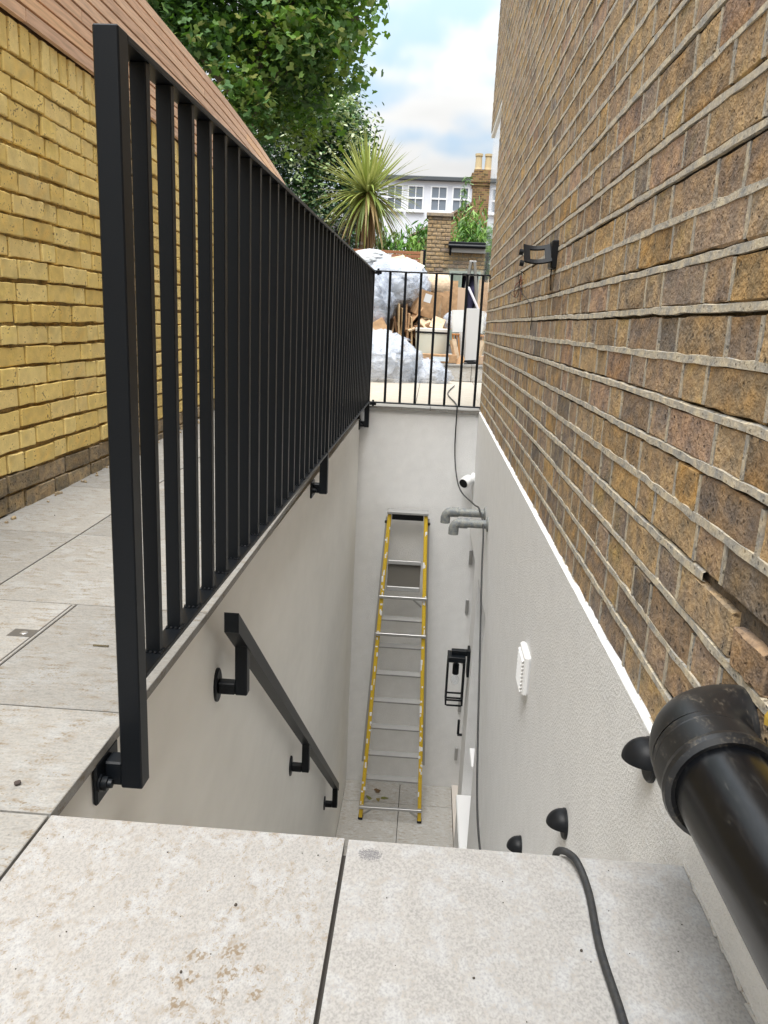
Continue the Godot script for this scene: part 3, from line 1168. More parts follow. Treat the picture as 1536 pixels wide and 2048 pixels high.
# ------------------------------------------------------------------ buildings beyond the patio
func background_buildings() -> void:
	# brick outbuilding with a tall pier, a doorway and a black gutter
	var k := 1.118   # it stands at d 19
	var o := thing("brick_outbuilding", "small brick outbuilding with a tall pier, dark doorway and black gutter", "outbuilding")
	var r := RandomNumberGenerator.new()
	r.seed = 15
	var st := begin()
	slab(st, -0.24, 0.29, 0.2, 3.14, 19.03, 19.5)
	slab(st, 0.29, 0.32, 0.2, 2.56, 19.03, 21.5)
	slab(st, 1.05, 1.14, 0.2, 2.56, 19.03, 21.5)
	slab(st, 0.32, 1.05, 1.97, 2.56, 19.03, 21.5)
	slab(st, 0.32, 1.05, 0.2, 2.56, 21.4, 21.6)
	part(o, "wall_core", st, tri_mat(lin(0.52, 0.47, 0.36), 0.95, M.mortar.albedo_texture, Vector3.ONE))
	var meshes := []
	for j in 4:
		meshes.append(brick_mesh(0.2, 0.072, 0.025, 2, 2, 0.002, 0.005, r))
	var list := []
	var ch := 0.087
	for row in 34:
		var y := 0.28 + (row + 0.5) * ch
		if y > 3.13:
			break
		var x := -0.24 + (0.0 if row % 2 else -0.1)
		var right := 0.29 if y > 2.5 else 1.14
		while x < right - 0.02:
			var x0 := maxf(x, -0.24)
			var x1 := minf(x + 0.2, right)
			x += 0.213
			if x1 - x0 < 0.03 or (y < 1.98 and x1 > 0.33 and x0 < 1.04):
				continue
			var lx := x0 < 0.29 and x1 < 0.36
			var c := V((x0 + x1) / 2, y, 19.012 if not lx else 18.99)
			list.append([meshes[r.randi() % 4], M.stock[[0, 8, 0, 1, 8, 3, 9][r.randi() % 7]], Transform3D(Basis.from_scale(Vector3((x1 - x0) / 0.2, 1, 1)), c), 1.0])
	lay(o, list, "brick", "far_brickwork")
	st = begin()
	slab(st, -0.28, 0.34, 3.14, 3.22, 18.95, 19.55, 0.01)
	part(o, "pier_cap", st, tri_mat(lin(0.36, 0.29, 0.22), 0.9, M.mortar.albedo_texture, Vector3.ONE))
	st = begin()
	slab(st, 0.30, 1.12, 2.37, 2.50, 18.90, 18.97)
	part(o, "fascia", st, mat(lin(0.62, 0.60, 0.58), 0.7))
	st = begin()
	slab(st, 0.26, 1.13, 2.50, 2.60, 18.85, 21.6, 0.01)
	part(o, "roof", st, M.black)
	st = begin()
	tube(st, [V(0.26, 2.50, 18.83), V(1.13, 2.50, 18.83)], 0.045, 8)
	tube(st, [V(0.31, 2.5, 18.83), V(0.31, 2.3, 18.9)], 0.025, 8)
	part(o, "gutter", st, M.black)
	st = begin()
	slab(st, 0.32, 1.05, 1.92, 1.968, 19.0, 19.04)
	slab(st, 0.32, 0.37, 0.29, 1.92, 19.0, 19.04)
	slab(st, 1.0, 1.05, 0.29, 1.92, 19.0, 19.04)
	part(o, "door_frame", st, mat(lin(0.40, 0.45, 0.40), 0.6))
	st = begin()
	bar(st, V(0.38, 1.1, 19.03), V(0.60, 1.1, 18.75), 0.035, 1.62, 0.0)
	part(o, "door", st, mat(lin(0.33, 0.40, 0.34), 0.6))
	# dark downpipe post left of it
	var dp := begin()
	slab(dp, -0.36, -0.25, 0.29, 2.38, 18.7, 18.82, 0.01)
	var gp := part(self, "gate_post", dp, M.black)
	tag(gp, "dark grey gate post left of the brick outbuilding", "post")
	# rear slat fence
	var f := thing("slatted_fence", "low orange slat fence at the end of the garden, behind the rubbish heap", "fence")
	for j in 9:
		st = begin()
		slab(st, -2.4, -0.31, 1.475 + j * 0.066, 1.53 + j * 0.066, 15.5, 15.52, 0.003)
		part(f, "slat", st, M.rear_cedar)
	st = begin()
	slab(st, -2.4, -0.31, 0.29, 1.47, 15.505, 15.53)
	part(f, "backing_board", st, M.rear_cedar)
	st = begin()
	slab(st, -0.308, -0.255, 0.29, 2.07, 15.49, 15.56, 0.003)
	part(f, "post", st, M.timber)
	# tan fence seen past the corner of the house
	var tf := begin()
	for j in 4:
		slab(tf, 1.09 + j * 0.13, 1.21 + j * 0.13, 0.29, 2.08, 16.4, 16.43, 0.004)
	var pf := part(self, "timber_fence", tf, M.timber)
	tag(pf, "pale timber fence panel just past the corner of the brick house", "fence")
	# white rendered house far behind
	var h := thing("white_house", "long white house with sash windows and a dark flat roof edge", "house")
	st = begin()
	slab(st, -4.2, 9, -0.1, 9.06, 50, 58)
	part(h, "wall", st, mat(lin(0.74, 0.76, 0.82), 0.8))
	st = begin()
	slab(st, -4.3, 9.2, 9.06, 9.30, 49.7, 58.2, 0.03)
	part(h, "roof", st, mat(lin(0.07, 0.08, 0.09), 0.7))
	for x in [-3.2, -1.95, -0.57, 0.72, 3.05, 4.4]:
		var w := 1.02 if x > -1.0 else 0.98
		var y0 := 7.36
		var y1 := 8.80
		st = begin()
		slab(st, x, x + w, y0, y0 + 0.07, 49.93, 50.02)
		slab(st, x, x + w, y1 - 0.08, y1, 49.93, 50.02)
		slab(st, x, x + 0.08, y0 + 0.07, y1 - 0.08, 49.93, 50.02)
		slab(st, x + w - 0.08, x + w, y0 + 0.07, y1 - 0.08, 49.93, 50.02)
		slab(st, x + w / 2 - 0.025, x + w / 2 + 0.025, y0 + 0.07, y1 - 0.08, 49.94, 49.985)
		slab(st, x + 0.08, x + w - 0.08, (y0 + y1) / 2 - 0.05, (y0 + y1) / 2 + 0.05, 49.932, 49.98)
		var win := part(h, "window", st, mat(lin(0.85, 0.86, 0.88), 0.6))
		st = begin()
		slab(st, x + 0.07, x + w - 0.07, y0 + 0.06, y1 - 0.07, 49.988, 49.999)
		part(win, "pane", st, mat(lin(0.20, 0.23, 0.27), 0.15))
		st = begin()
		slab(st, x - 0.06, x + w + 0.06, y0 - 0.1, y0, 49.85, 50.02)
		part(win, "sill", st, mat(lin(0.82, 0.84, 0.86), 0.6))
	# brick chimney with two pots, and the gable it rises from
	var c := thing("chimney_house", "brick gable with a tall chimney stack and two pale pots", "house")
	var chim := tri_mat(lin(0.30, 0.23, 0.15), 0.95, stack_bricks(), Vector3(0.9, 0.9, 0.9))
	st = begin()
	slab(st, 1.55, 2.44, 2.0, 7.28, 40, 40.9)
	slab(st, 1.50, 2.49, 7.28, 7.42, 39.95, 40.95)
	slab(st, 1.45, 2.54, 7.42, 7.82, 39.9, 41.0)
	slab(st, 1.56, 2.45, 7.82, 8.0, 40, 40.9)
	part(c, "chimney_stack", st, chim)
	for x in [1.76, 2.22]:
		st = begin()
		lathe(st, [Vector2(0.19, 8.0), Vector2(0.165, 8.15), Vector2(0.15, 8.62), Vector2(0.185, 8.66), Vector2(0.185, 8.76), Vector2(0.12, 8.76), Vector2(0.1, 8.5)], Transform3D(Basis.IDENTITY, V(x, 0, 40.45)), 14)
		part(c, "chimney_pot", st, mat(lin(0.56, 0.44, 0.26), 0.85))
	st = begin()
	var ga := [V(-1.2, 4.9, 40.3), V(2.16, 6.85, 40.3), V(5.5, 4.9, 40.3), V(5.5, 0, 40.3), V(-1.2, 0, 40.3)]
	for j in [[0, 1, 4], [1, 3, 4], [1, 2, 3]]:
		tri(st, ga[j[0]], ga[j[1]], ga[j[2]], Vector3.BACK)
		tri(st, ga[j[0]] + V(0, 0, 6), ga[j[1]] + V(0, 0, 6), ga[j[2]] + V(0, 0, 6), Vector3.FORWARD)
	for j in [[0, 4, -1.0], [2, 3, 1.0]]:
		quad(st, ga[j[0]], ga[j[1]], ga[j[1]] + V(0, 0, 6), ga[j[0]] + V(0, 0, 6), Vector3(j[2], 0, 0))
	part(c, "gable_wall", st, chim)
	st = begin()
	quad(st, ga[0] + V(-0.2, -0.05, -0.05), ga[1] + V(0, 0.06, -0.05), ga[1] + V(0, 0.06, 6), ga[0] + V(-0.2, -0.05, 6), Vector3(-0.5, 1, 0))
	quad(st, ga[2] + V(0.2, -0.05, -0.05), ga[1] + V(0, 0.06, -0.05), ga[1] + V(0, 0.06, 6), ga[2] + V(0.2, -0.05, 6), Vector3(0.5, 1, 0))
	bar(st, ga[0] + V(-0.2, -0.02, -0.04), ga[1] + V(0, 0.02, -0.04), 0.06, 0.09)
	bar(st, ga[2] + V(0.2, -0.02, -0.04), ga[1] + V(0, 0.02, -0.04), 0.06, 0.09)
	part(c, "roof", st, mat(lin(0.30, 0.22, 0.17), 0.8))


# brick courses for a stack that is too far away to pick its bricks apart
func stack_bricks() -> ImageTexture:
	var im := Image.create(128, 128, false, Image.FORMAT_RGB8)
	im.fill(Color(1.0, 0.92, 0.74))
	var r := RandomNumberGenerator.new()
	r.seed = 4
	for row in 12:
		for k in 5:
			var g := r.randf_range(0.55, 0.95)
			var x := k * 26 + (13 if row % 2 else 0)
			for dx in [0, -130]:
				im.fill_rect(Rect2i(x + dx, row * 11, 23, 8).intersection(Rect2i(0, 0, 128, 128)), Color(g, g * r.randf_range(0.85, 1.0), g * 0.85))
	return ImageTexture.create_from_image(im)


# ------------------------------------------------------------------ planting
func leaf_mat(c: Color, glow: float, vertex := true) -> StandardMaterial3D:
	var m := mat(c, 0.5)
	m.vertex_color_use_as_albedo = vertex
	m.backlight_enabled = true
	m.backlight = Color(glow, glow, glow * 0.6)
	m.cull_mode = BaseMaterial3D.CULL_DISABLED
	return m


func lobed_leaf(s: float) -> ArrayMesh:
	# five pointed lobes, folded a little along the midrib
	var st := begin()
	var pts := []
	var lobes := [[-2.3, 0.55], [-1.15, 0.85], [0.0, 1.05], [1.15, 0.85], [2.3, 0.55]]
	for k in 5:
		var a: float = lobes[k][0]
		var l: float = lobes[k][1]
		pts.append(Vector3(sin(a) * l, 0.06 * absf(sin(a)), cos(a) * l) * s)
		if k < 4:
			var b: float = (a + lobes[k + 1][0]) / 2
			pts.append(Vector3(sin(b) * 0.66, 0.10 * absf(sin(b)), cos(b) * 0.66) * s)
	for k in pts.size() - 1:
		tri(st, Vector3.ZERO, pts[k], pts[k + 1], Vector3.UP)
	return st.commit()


func long_leaf(l: float, w: float, bend: float) -> ArrayMesh:
	var st := begin()
	var n := 3
	for k in n:
		var a := float(k) / n
		var b := float(k + 1) / n
		var wa := w * sin(PI * clampf(a * 0.92 + 0.06, 0, 1)) * 0.5
		var wb := w * sin(PI * clampf(b * 0.92 + 0.06, 0, 1)) * 0.5
		quad(st, Vector3(-wa, -bend * a * a, a * l), Vector3(wa, -bend * a * a, a * l), Vector3(wb, -bend * b * b, b * l), Vector3(-wb, -bend * b * b, b * l), Vector3.UP)
	return st.commit()


func scatter(parent: Node3D, called: String, mesh: Mesh, m: Material, items: Array) -> void:
	var mm := MultiMesh.new()
	mm.transform_format = MultiMesh.TRANSFORM_3D
	mm.use_colors = true
	mm.mesh = mesh
	mm.instance_count = items.size()
	for k in items.size():
		mm.set_instance_transform(k, items[k][0])
		mm.set_instance_color(k, items[k][1])
	var o := MultiMeshInstance3D.new()
	o.name = fresh(parent, called)
	o.multimesh = mm
	o.material_override = m
	parent.add_child(o)
	o.set_meta("kind", "stuff")


func leaf_basis(r: RandomNumberGenerator, droop: float, size: float) -> Basis:
	var out := Vector3(r.randfn(), r.randfn() * 0.4 - droop, r.randfn()).normalized()
	var n := Vector3(r.randfn() * 0.6, 1.0, r.randfn() * 0.6).normalized()
	var x := n.cross(out)
	if x.length() < 0.05:
		x = Vector3.RIGHT
	x = x.normalized()
	return Basis(x, out.cross(x).normalized(), out).scaled(Vector3.ONE * size)


func inside(poly: PackedVector2Array, r: RandomNumberGenerator) -> Vector2:
	var lo := poly[0]
	var hi := poly[0]
	for p in poly:
		lo = lo.min(p)
		hi = hi.max(p)
	for k in 200:
		var p := Vector2(r.randf_range(lo.x, hi.x), r.randf_range(lo.y, hi.y))
		if Geometry2D.is_point_in_polygon(p, poly):
			return p
	return poly[0]


# clumps of leaves in a crown whose side-on outline is poly, d0..d1 deep
func crown_items(poly: PackedVector2Array, d0: float, d1: float, clumps: int, per: int, spread: float, droop: float, palette: Array, r: RandomNumberGenerator) -> Array:
	var items := []
	for c in clumps:
		var q := inside(poly, r)
		var ctr := V(q.x, q.y, r.randf_range(d0, d1))
		var tone: Color = palette[r.randi() % palette.size()]
		var g := r.randf_range(0.75, 1.25)
		for k in per:
			var p := ctr + Vector3(r.randfn(), r.randfn() * 0.75, r.randfn()) * spread
			var f := g * r.randf_range(0.82, 1.18)
			items.append([Transform3D(leaf_basis(r, droop, r.randf_range(0.65, 1.2)), p), Color(tone.r * f, tone.g * f, tone.b * f)])
	return items


func trees() -> void:
	var r := RandomNumberGenerator.new()
	r.seed = 23
	# --- the big plane tree over the fence
	var t := thing("plane_tree", "big leafy plane tree with a mottled trunk, leaning over the slat fence", "tree", V(-3.3, -0.05, 12.0))
	var o := t.position
	var st := begin()
	tube(st, spline([V(-3.35, -0.1, 12.1) - o, V(-3.2, 1.8, 12.0) - o, V(-2.98, 3.1, 11.95) - o, V(-2.62, 4.0, 11.9) - o, V(-2.2, 5.2, 11.9) - o, V(-2.1, 7.0, 12.0) - o], 5), [0.27, 0.265, 0.26, 0.25, 0.245, 0.235, 0.23, 0.22, 0.215, 0.21, 0.205, 0.2, 0.19, 0.185, 0.18, 0.17, 0.165, 0.16, 0.15, 0.14, 0.13, 0.11, 0.1, 0.09, 0.08, 0.06], 10)
	part(t, "trunk", st, M.bark)
	for l in [[V(-2.75, 3.8, 11.9), V(-1.9, 4.2, 11.6), V(-1.2, 4.6, 11.4), 0.10], [V(-2.8, 3.6, 11.9), V(-3.6, 4.5, 11.8), V(-4.2, 5.6, 11.9), 0.12], [V(-2.3, 5.0, 11.9), V(-1.6, 5.8, 12.2), V(-1.1, 6.8, 12.6), 0.09]]:
		st = begin()
		tube(st, spline([l[0] - o, l[1] - o, l[2] - o], 4), [l[3], l[3] * 0.9, l[3] * 0.8, l[3] * 0.72, l[3] * 0.64, l[3] * 0.56, l[3] * 0.46, l[3] * 0.38, l[3] * 0.3], 7)
		part(t, "limb", st, M.bark)
	var greens := [Color(0.085, 0.18, 0.04), Color(0.065, 0.145, 0.037), Color(0.13, 0.245, 0.048), Color(0.08, 0.17, 0.055), Color(0.20, 0.30, 0.065)]
	var poly := PackedVector2Array([Vector2(-4.9, 7.4), Vector2(-1.4, 7.4), Vector2(-1.2, 5.4), Vector2(-1.3, 4.6), Vector2(-1.45, 4.1), Vector2(-1.75, 3.75), Vector2(-2.2, 3.35), Vector2(-2.7, 3.3), Vector2(-3.0, 3.9), Vector2(-3.5, 4.2), Vector2(-4.4, 4.9)])
	var items := crown_items(poly, 10.9, 13.2, 290, 112, 0.22, 0.55, greens, r)
	for k in items.size():
		items[k][0].origin -= o
	var leaf := lobed_leaf(0.077)
	items.sort_custom(func(a, b): return (a[0].origin + o).z > (b[0].origin + o).z)
	var front := []
	var rest := []
	for e in items:
		if front.size() < 300 and shows(e[0].origin + o) > 0.0 and r.randf() < 0.4:
			front.append(e)
		else:
			rest.append(e)
	var lm := leaf_mat(Color.WHITE, 0.9)
	scatter(t, "crown", leaf, lm, rest)
	var leaf_mats := []
	for g in greens:
		leaf_mats.append(leaf_mat(g.linear_to_srgb(), 0.55, false))
	for e in front:
		put(t, "leaf", leaf, leaf_mats[r.randi() % 5], e[0])
	# --- smaller-leaved pale tree behind it
	var p := thing("pale_tree", "bushy tree with small pale edged leaves, behind the spiky palm", "tree", V(-3.0, -0.05, 19.5))
	o = p.position
	st = begin()
	tube(st, spline([V(-3.0, -0.1, 19.5) - o, V(-2.95, 2.0, 19.5) - o, V(-3.1, 3.6, 19.5) - o, V(-2.8, 5.0, 19.5) - o], 4), [0.16, 0.155, 0.15, 0.14, 0.13, 0.12, 0.11, 0.1, 0.09, 0.08, 0.06, 0.05, 0.03], 8)
	part(p, "trunk", st, M.bark)
	var small := long_leaf(0.105, 0.06, 0.02)
	poly = PackedVector2Array([Vector2(-4.6, 5.6), Vector2(-3.4, 6.0), Vector2(-2.35, 5.9), Vector2(-1.95, 5.2), Vector2(-1.75, 4.2), Vector2(-1.9, 3.0), Vector2(-2.2, 2.2), Vector2(-4.2, 2.2), Vector2(-4.9, 4.0)])
	var dark_items := crown_items(poly, 18.6, 21.0, 420, 60, 0.22, 0.3, [Color(0.05, 0.12, 0.045), Color(0.075, 0.16, 0.05), Color(0.045, 0.10, 0.045)], r)
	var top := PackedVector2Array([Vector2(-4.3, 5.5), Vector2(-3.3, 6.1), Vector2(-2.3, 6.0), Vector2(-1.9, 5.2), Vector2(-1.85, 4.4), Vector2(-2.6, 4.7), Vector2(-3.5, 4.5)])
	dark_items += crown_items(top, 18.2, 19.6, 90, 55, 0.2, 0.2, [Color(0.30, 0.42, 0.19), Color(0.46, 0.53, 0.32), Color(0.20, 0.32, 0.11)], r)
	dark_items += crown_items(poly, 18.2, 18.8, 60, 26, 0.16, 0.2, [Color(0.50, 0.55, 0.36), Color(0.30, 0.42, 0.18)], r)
	for k in dark_items.size():
		dark_items[k][0].origin -= o
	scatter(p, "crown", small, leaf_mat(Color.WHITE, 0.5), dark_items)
	# --- dark purple shrub at the foot of the palm
	var s := thing("purple_shrub", "small dark purple shrub left of the palm trunk", "shrub", V(-1.95, 0.2, 17.3))
	o = s.position
	st = begin()
	tube(st, [Vector3(0, 0, 0), Vector3(0.05, 1.2, 0), Vector3(-0.05, 2.2, 0)], [0.05, 0.04, 0.02], 6)
	part(s, "stem", st, M.bark)
	items = crown_items(PackedVector2Array([Vector2(-2.5, 0.6), Vector2(-1.55, 0.6), Vector2(-1.55, 2.6), Vector2(-1.9, 3.0), Vector2(-2.5, 2.8)]), 16.9, 17.6, 40, 40, 0.14, 0.2, [Color(0.05, 0.04, 0.055), Color(0.09, 0.08, 0.09), Color(0.05, 0.06, 0.05)], r)
	for k in items.size():
		items[k][0].origin -= o
	scatter(s, "crown", small, leaf_mat(Color.WHITE, 0.4), items)
	# --- bright green drooping shrubs either side of the outbuilding pier
	var lance := long_leaf(0.20, 0.045, 0.05)
	var bright := [Color(0.11, 0.26, 0.035), Color(0.08, 0.20, 0.03), Color(0.16, 0.31, 0.05), Color(0.05, 0.13, 0.025), Color(0.20, 0.34, 0.07)]
	for e in [["left", -0.9, 21.2, [-1.9, 0.4, -0.05, 0.4, -0.05, 3.2, -0.35, 3.4, -0.7, 3.05, -1.2, 3.3, -1.9, 2.9], "bright green shrub with drooping leaves, between the palm and the brick pier"], ["right", 0.95, 22.0, [0.35, 0.4, 1.75, 0.4, 1.7, 3.2, 1.25, 3.35, 0.95, 3.5, 0.78, 4.05, 0.62, 4.05, 0.55, 3.5, 0.35, 3.0], "bright green shrub with a tall shoot, above the roof of the outbuilding"]]:
		var sh := thing("leafy_shrub", e[4], "shrub", V(e[1], 0.2, e[2]), "")
		o = sh.position
		st = begin()
		for j in 4:
			tube(st, [Vector3(0.05 * j - 0.1, 0, 0.04 * j), Vector3(0.2 * j - 0.3, 1.4, 0), Vector3(0.32 * j - 0.5, 2.6, 0.05)], [0.04, 0.03, 0.012], 6)
		part(sh, "stem", st, M.bark)
		poly = PackedVector2Array()
		for j in range(0, e[3].size(), 2):
			poly.append(Vector2(e[3][j], e[3][j + 1]))
		items = crown_items(poly, e[2] - 0.6, e[2] + 0.6, 120, 34, 0.17, 0.9, bright, r)
		if e[0] == "right":
			for j in 60:
				items.append([Transform3D(leaf_basis(r, 0.4, 0.9), V(0.66 + r.randfn() * 0.05, r.randf_range(3.8, 4.55), e[2])), Color(0.14, 0.24, 0.08)])
		for j in items.size():
			items[j][0].origin -= o
		scatter(sh, "foliage", lance, leaf_mat(Color.WHITE, 0.6), items)
	var far := thing("distant_tree", "soft green tree far off between the chimney and the house corner", "tree", V(2.6, -0.05, 33))
	o = far.position
	st = begin()
	tube(st, [Vector3.ZERO, Vector3(0, 2.4, 0), Vector3(0.1, 4.5, 0)], [0.14, 0.1, 0.04], 6)
	part(far, "trunk", st, M.bark)
	items = crown_items(PackedVector2Array([Vector2(1.5, 0.6), Vector2(4.2, 0.6), Vector2(4.2, 5.0), Vector2(2.4, 5.4), Vector2(1.6, 4.4)]), 32, 34, 90, 40, 0.28, 0.2, [Color(0.07, 0.16, 0.05), Color(0.10, 0.2, 0.06)], r)
	for j in items.size():
		items[j][0].origin -= o
	scatter(far, "crown", long_leaf(0.2, 0.1, 0.03), leaf_mat(Color.WHITE, 0.5), items)
	palm(r)


func blade(l: float, w: float, e0: float, sag: float) -> ArrayMesh:
	var st := begin()
	var n := 7
	var p := Vector2.ZERO
	var last := []
	for k in n + 1:
		var s := float(k) / n
		var e := e0 - sag * s * s
		var hw := w * 0.5 * (0.45 + 0.55 * sin(PI * minf(s * 1.6, 0.5) )) * (1.0 if s < 0.45 else maxf(0.02, 1.0 - pow((s - 0.45) / 0.55, 1.4)))
		var now := [Vector3(-hw, p.y + hw * 0.25, p.x), Vector3(0, p.y, p.x), Vector3(hw, p.y + hw * 0.25, p.x)]
		if k > 0:
			quad(st, last[0], last[1], now[1], now[0], Vector3.UP)
			quad(st, last[1], last[2], now[2], now[1], Vector3.UP)
		last = now
		p += Vector2(cos(e), sin(e)) * l / n
	return st.commit()


func palm(r: RandomNumberGenerator) -> void:
	var t := thing("spiky_palm", "spiky palm-like tree with a round head of sword leaves and a brown skirt", "tree", V(-1.36, 0.25, 16.5))
	var h := V(-1.44, 3.26, 16.5) - t.position
	var st := begin()
	tube(st, spline([Vector3(0, -0.1, 0), Vector3(0.0, 1.2, 0), Vector3(-0.03, 2.2, 0), h], 4), [0.10, 0.1, 0.1, 0.1, 0.095, 0.095, 0.09, 0.09, 0.085, 0.08, 0.075, 0.07, 0.06], 9)
	part(t, "trunk", st, M.bark)
	var green := []
	for c in [Color(0.21, 0.27, 0.045), Color(0.29, 0.35, 0.065), Color(0.15, 0.21, 0.04), Color(0.36, 0.39, 0.11)]:
		green.append(leaf_mat(c.linear_to_srgb(), 0.5, false))
	var dry := []
	for c in [Color(0.34, 0.20, 0.085), Color(0.26, 0.15, 0.07), Color(0.40, 0.27, 0.11)]:
		dry.append(leaf_mat(c.linear_to_srgb(), 0.3, false))
	for k in 290:
		var s := (k + 0.5) / 290.0
		var e := lerpf(1.45, -1.25, pow(s, 0.85)) + r.randf_range(-0.12, 0.12)
		var l := r.randf_range(1.02, 1.3) * (0.92 if e > 0.9 else 1.0)
		var sag := r.randf_range(0.05, 0.3) if e > 0.15 else r.randf_range(0.3, 0.85)
		var az := k * 2.39996 + r.randf_range(-0.2, 0.2)
		var b := Basis(Vector3.UP, az)
		var old := s > 0.9
		var m: Material = dry[r.randi() % 3] if old else (green[r.randi() % 4] if r.randf() > 0.12 or e > -0.2 else dry[2])
		put(t, "leaf", blade(l, 0.052, e, sag), m, Transform3D(b, h + b * Vector3(0, r.randf_range(-0.12, 0.05), 0.04)))
	# the skirt of dead leaves hanging down the trunk
	st = begin()
	for k in 90:
		var az := r.randf() * TAU
		var y0 := h.y - r.randf_range(0.1, 0.7)
		var ln := r.randf_range(0.5, 0.95)
		var rad := r.randf_range(0.08, 0.17)
		var a := Vector3(sin(az) * rad + h.x * 0.6, y0, cos(az) * rad)
		var c := a + Vector3(sin(az) * r.randf_range(0, 0.14), -ln, cos(az) * r.randf_range(0, 0.14))
		var side := Vector3(cos(az), 0, -sin(az)) * 0.015
		quad(st, a - side, a + side, c + side * 0.4, c - side * 0.4, Vector3(sin(az), 0, cos(az)))
	var sk := part(t, "dry_skirt", st, dry[0])
	sk.set_meta("kind", "stuff")


# ------------------------------------------------------------------ railings
const RAIL_X0 := -0.487
const RAIL_X1 := -0.450


func foot_plate(parent: Node3D, d: float, y: float, x: float) -> void:
	# bolted plate on the well wall with its stub
	var st := begin()
	slab(st, -0.525, -0.516, y - 0.044, y + 0.034, d - 0.050, d + 0.044, 0.004)
	var pl := part(parent, "wall_plate", st, M.black)
	st = begin()
	slab(st, -0.516, x + 0.002, y - 0.022, y + 0.022, d - 0.018, d + 0.018, 0.003)
	part(parent, "stub", st, M.black)
	for e in [[-0.008, -0.034], [-0.008, 0.031]]:
		st = begin()
		lathe(st, [Vector2(0.0, 0.02), Vector2(0.008, 0.02), Vector2(0.009, 0.014), Vector2(0.013, 0.013), Vector2(0.013, 0.004), Vector2(0.017, 0.003), Vector2(0.017, 0.0)], Transform3D(Basis(Vector3(0, 1, 0), Vector3(1, 0, 0), Vector3(0, 0, -1)), V(-0.516, y + e[0], d + e[1])), 6)
		part(pl, "bolt", st, M.black)


func stair_railing() -> void:
	var t := thing("stair_railing", "long black steel railing of flat uprights along the stairwell", "railing")
	var y1 := 1.10
	var yb := 0.125
	var posts := [1.179, 3.58, 6.045]
	for k in 3:
		var d: float = posts[k]
		var st := begin()
		slab(st, RAIL_X0, RAIL_X1, -0.075, y1, d - 0.018, d + 0.018, 0.0022)
		part(t, "post", st, M.black)
		foot_plate(t, d + 0.002, -0.05, RAIL_X0)
	for k in 2:
		var a: float = posts[k] + 0.018
		var b: float = posts[k + 1] - 0.018
		var st := begin()
		slab(st, RAIL_X0 + 0.0005, RAIL_X1 - 0.0005, y1 - 0.011, y1 - 0.0004, a, b, 0.002)
		part(t, "top_rail", st, M.black)
		st = begin()
		slab(st, RAIL_X0 + 0.0005, RAIL_X1 - 0.0005, yb - 0.011, yb, a, b, 0.002)
		part(t, "bottom_rail", st, M.black)
	var r := RandomNumberGenerator.new()
	r.seed = 2
	for k in 42:
		var d := 1.289 + 0.1158 * k
		if absf(d - 3.58) < 0.035 or d > 6.0:
			continue
		var st := begin()
		slab(st, -0.4815, -0.4555, yb + 0.0003, y1 - 0.0113, d - 0.0095, d + 0.0095, 0.0015)
		var b := part(t, "baluster", st, M.black)
		if k < 16:
			st = begin()
			for j in 14:
				var a := TAU * j / 14.0
				var p := V(-0.468 + 0.0135 * clampf(1.5 * cos(a), -1, 1), yb + 0.001, d + 0.0105 * clampf(1.5 * sin(a), -1, 1))
				box(st, p, Vector3(0.006, r.randf_range(0.004, 0.008), 0.006), Basis(Vector3(1, 0.3, 0.5).normalized(), r.randf() * 2.0), 0.0015)
			part(b, "weld", st, M.black)


func back_railing() -> void:
	var t := thing("back_railing", "short black steel railing with seven bars across the end of the stairwell", "railing")
	var yb := 0.125
	var d := 6.06
	var st := begin()
	slab(st, -0.449, 0.402, 1.089, 1.099, d - 0.017, d + 0.017, 0.002)
	part(t, "top_rail", st, M.black)
	st = begin()
	slab(st, -0.449, 0.402, yb - 0.010, yb, d - 0.017, d + 0.017, 0.002)
	part(t, "bottom_rail", st, M.black)
	for x in [-0.335, -0.2195, -0.104, 0.0095, 0.124, 0.2385, 0.355]:
		st = begin()
		slab(st, x - 0.0095, x + 0.0095, yb + 0.0003, 1.0887, d - 0.0085, d + 0.0085, 0.0015)
		part(t, "bar", st, M.black)
	for y in [yb - 0.005, 1.094]:
		st = begin()
		slab(st, -0.449, -0.40, y - 0.0225, y - 0.0055, d - 0.012, d + 0.012, 0.002)
		tube(st, [V(-0.425, y - 0.03, d), V(-0.425, y + 0.018, d)], 0.009, 6)
		part(t, "bolt_clip", st, M.black)
	st = begin()
	tube(st, [V(0.385, 1.098, d), V(0.402, 1.098, d - 0.01), V(0.404, 1.085, d - 0.012), V(0.404, 1.05, d - 0.012)], 0.005, 6)
	part(t, "hook", st, M.black)


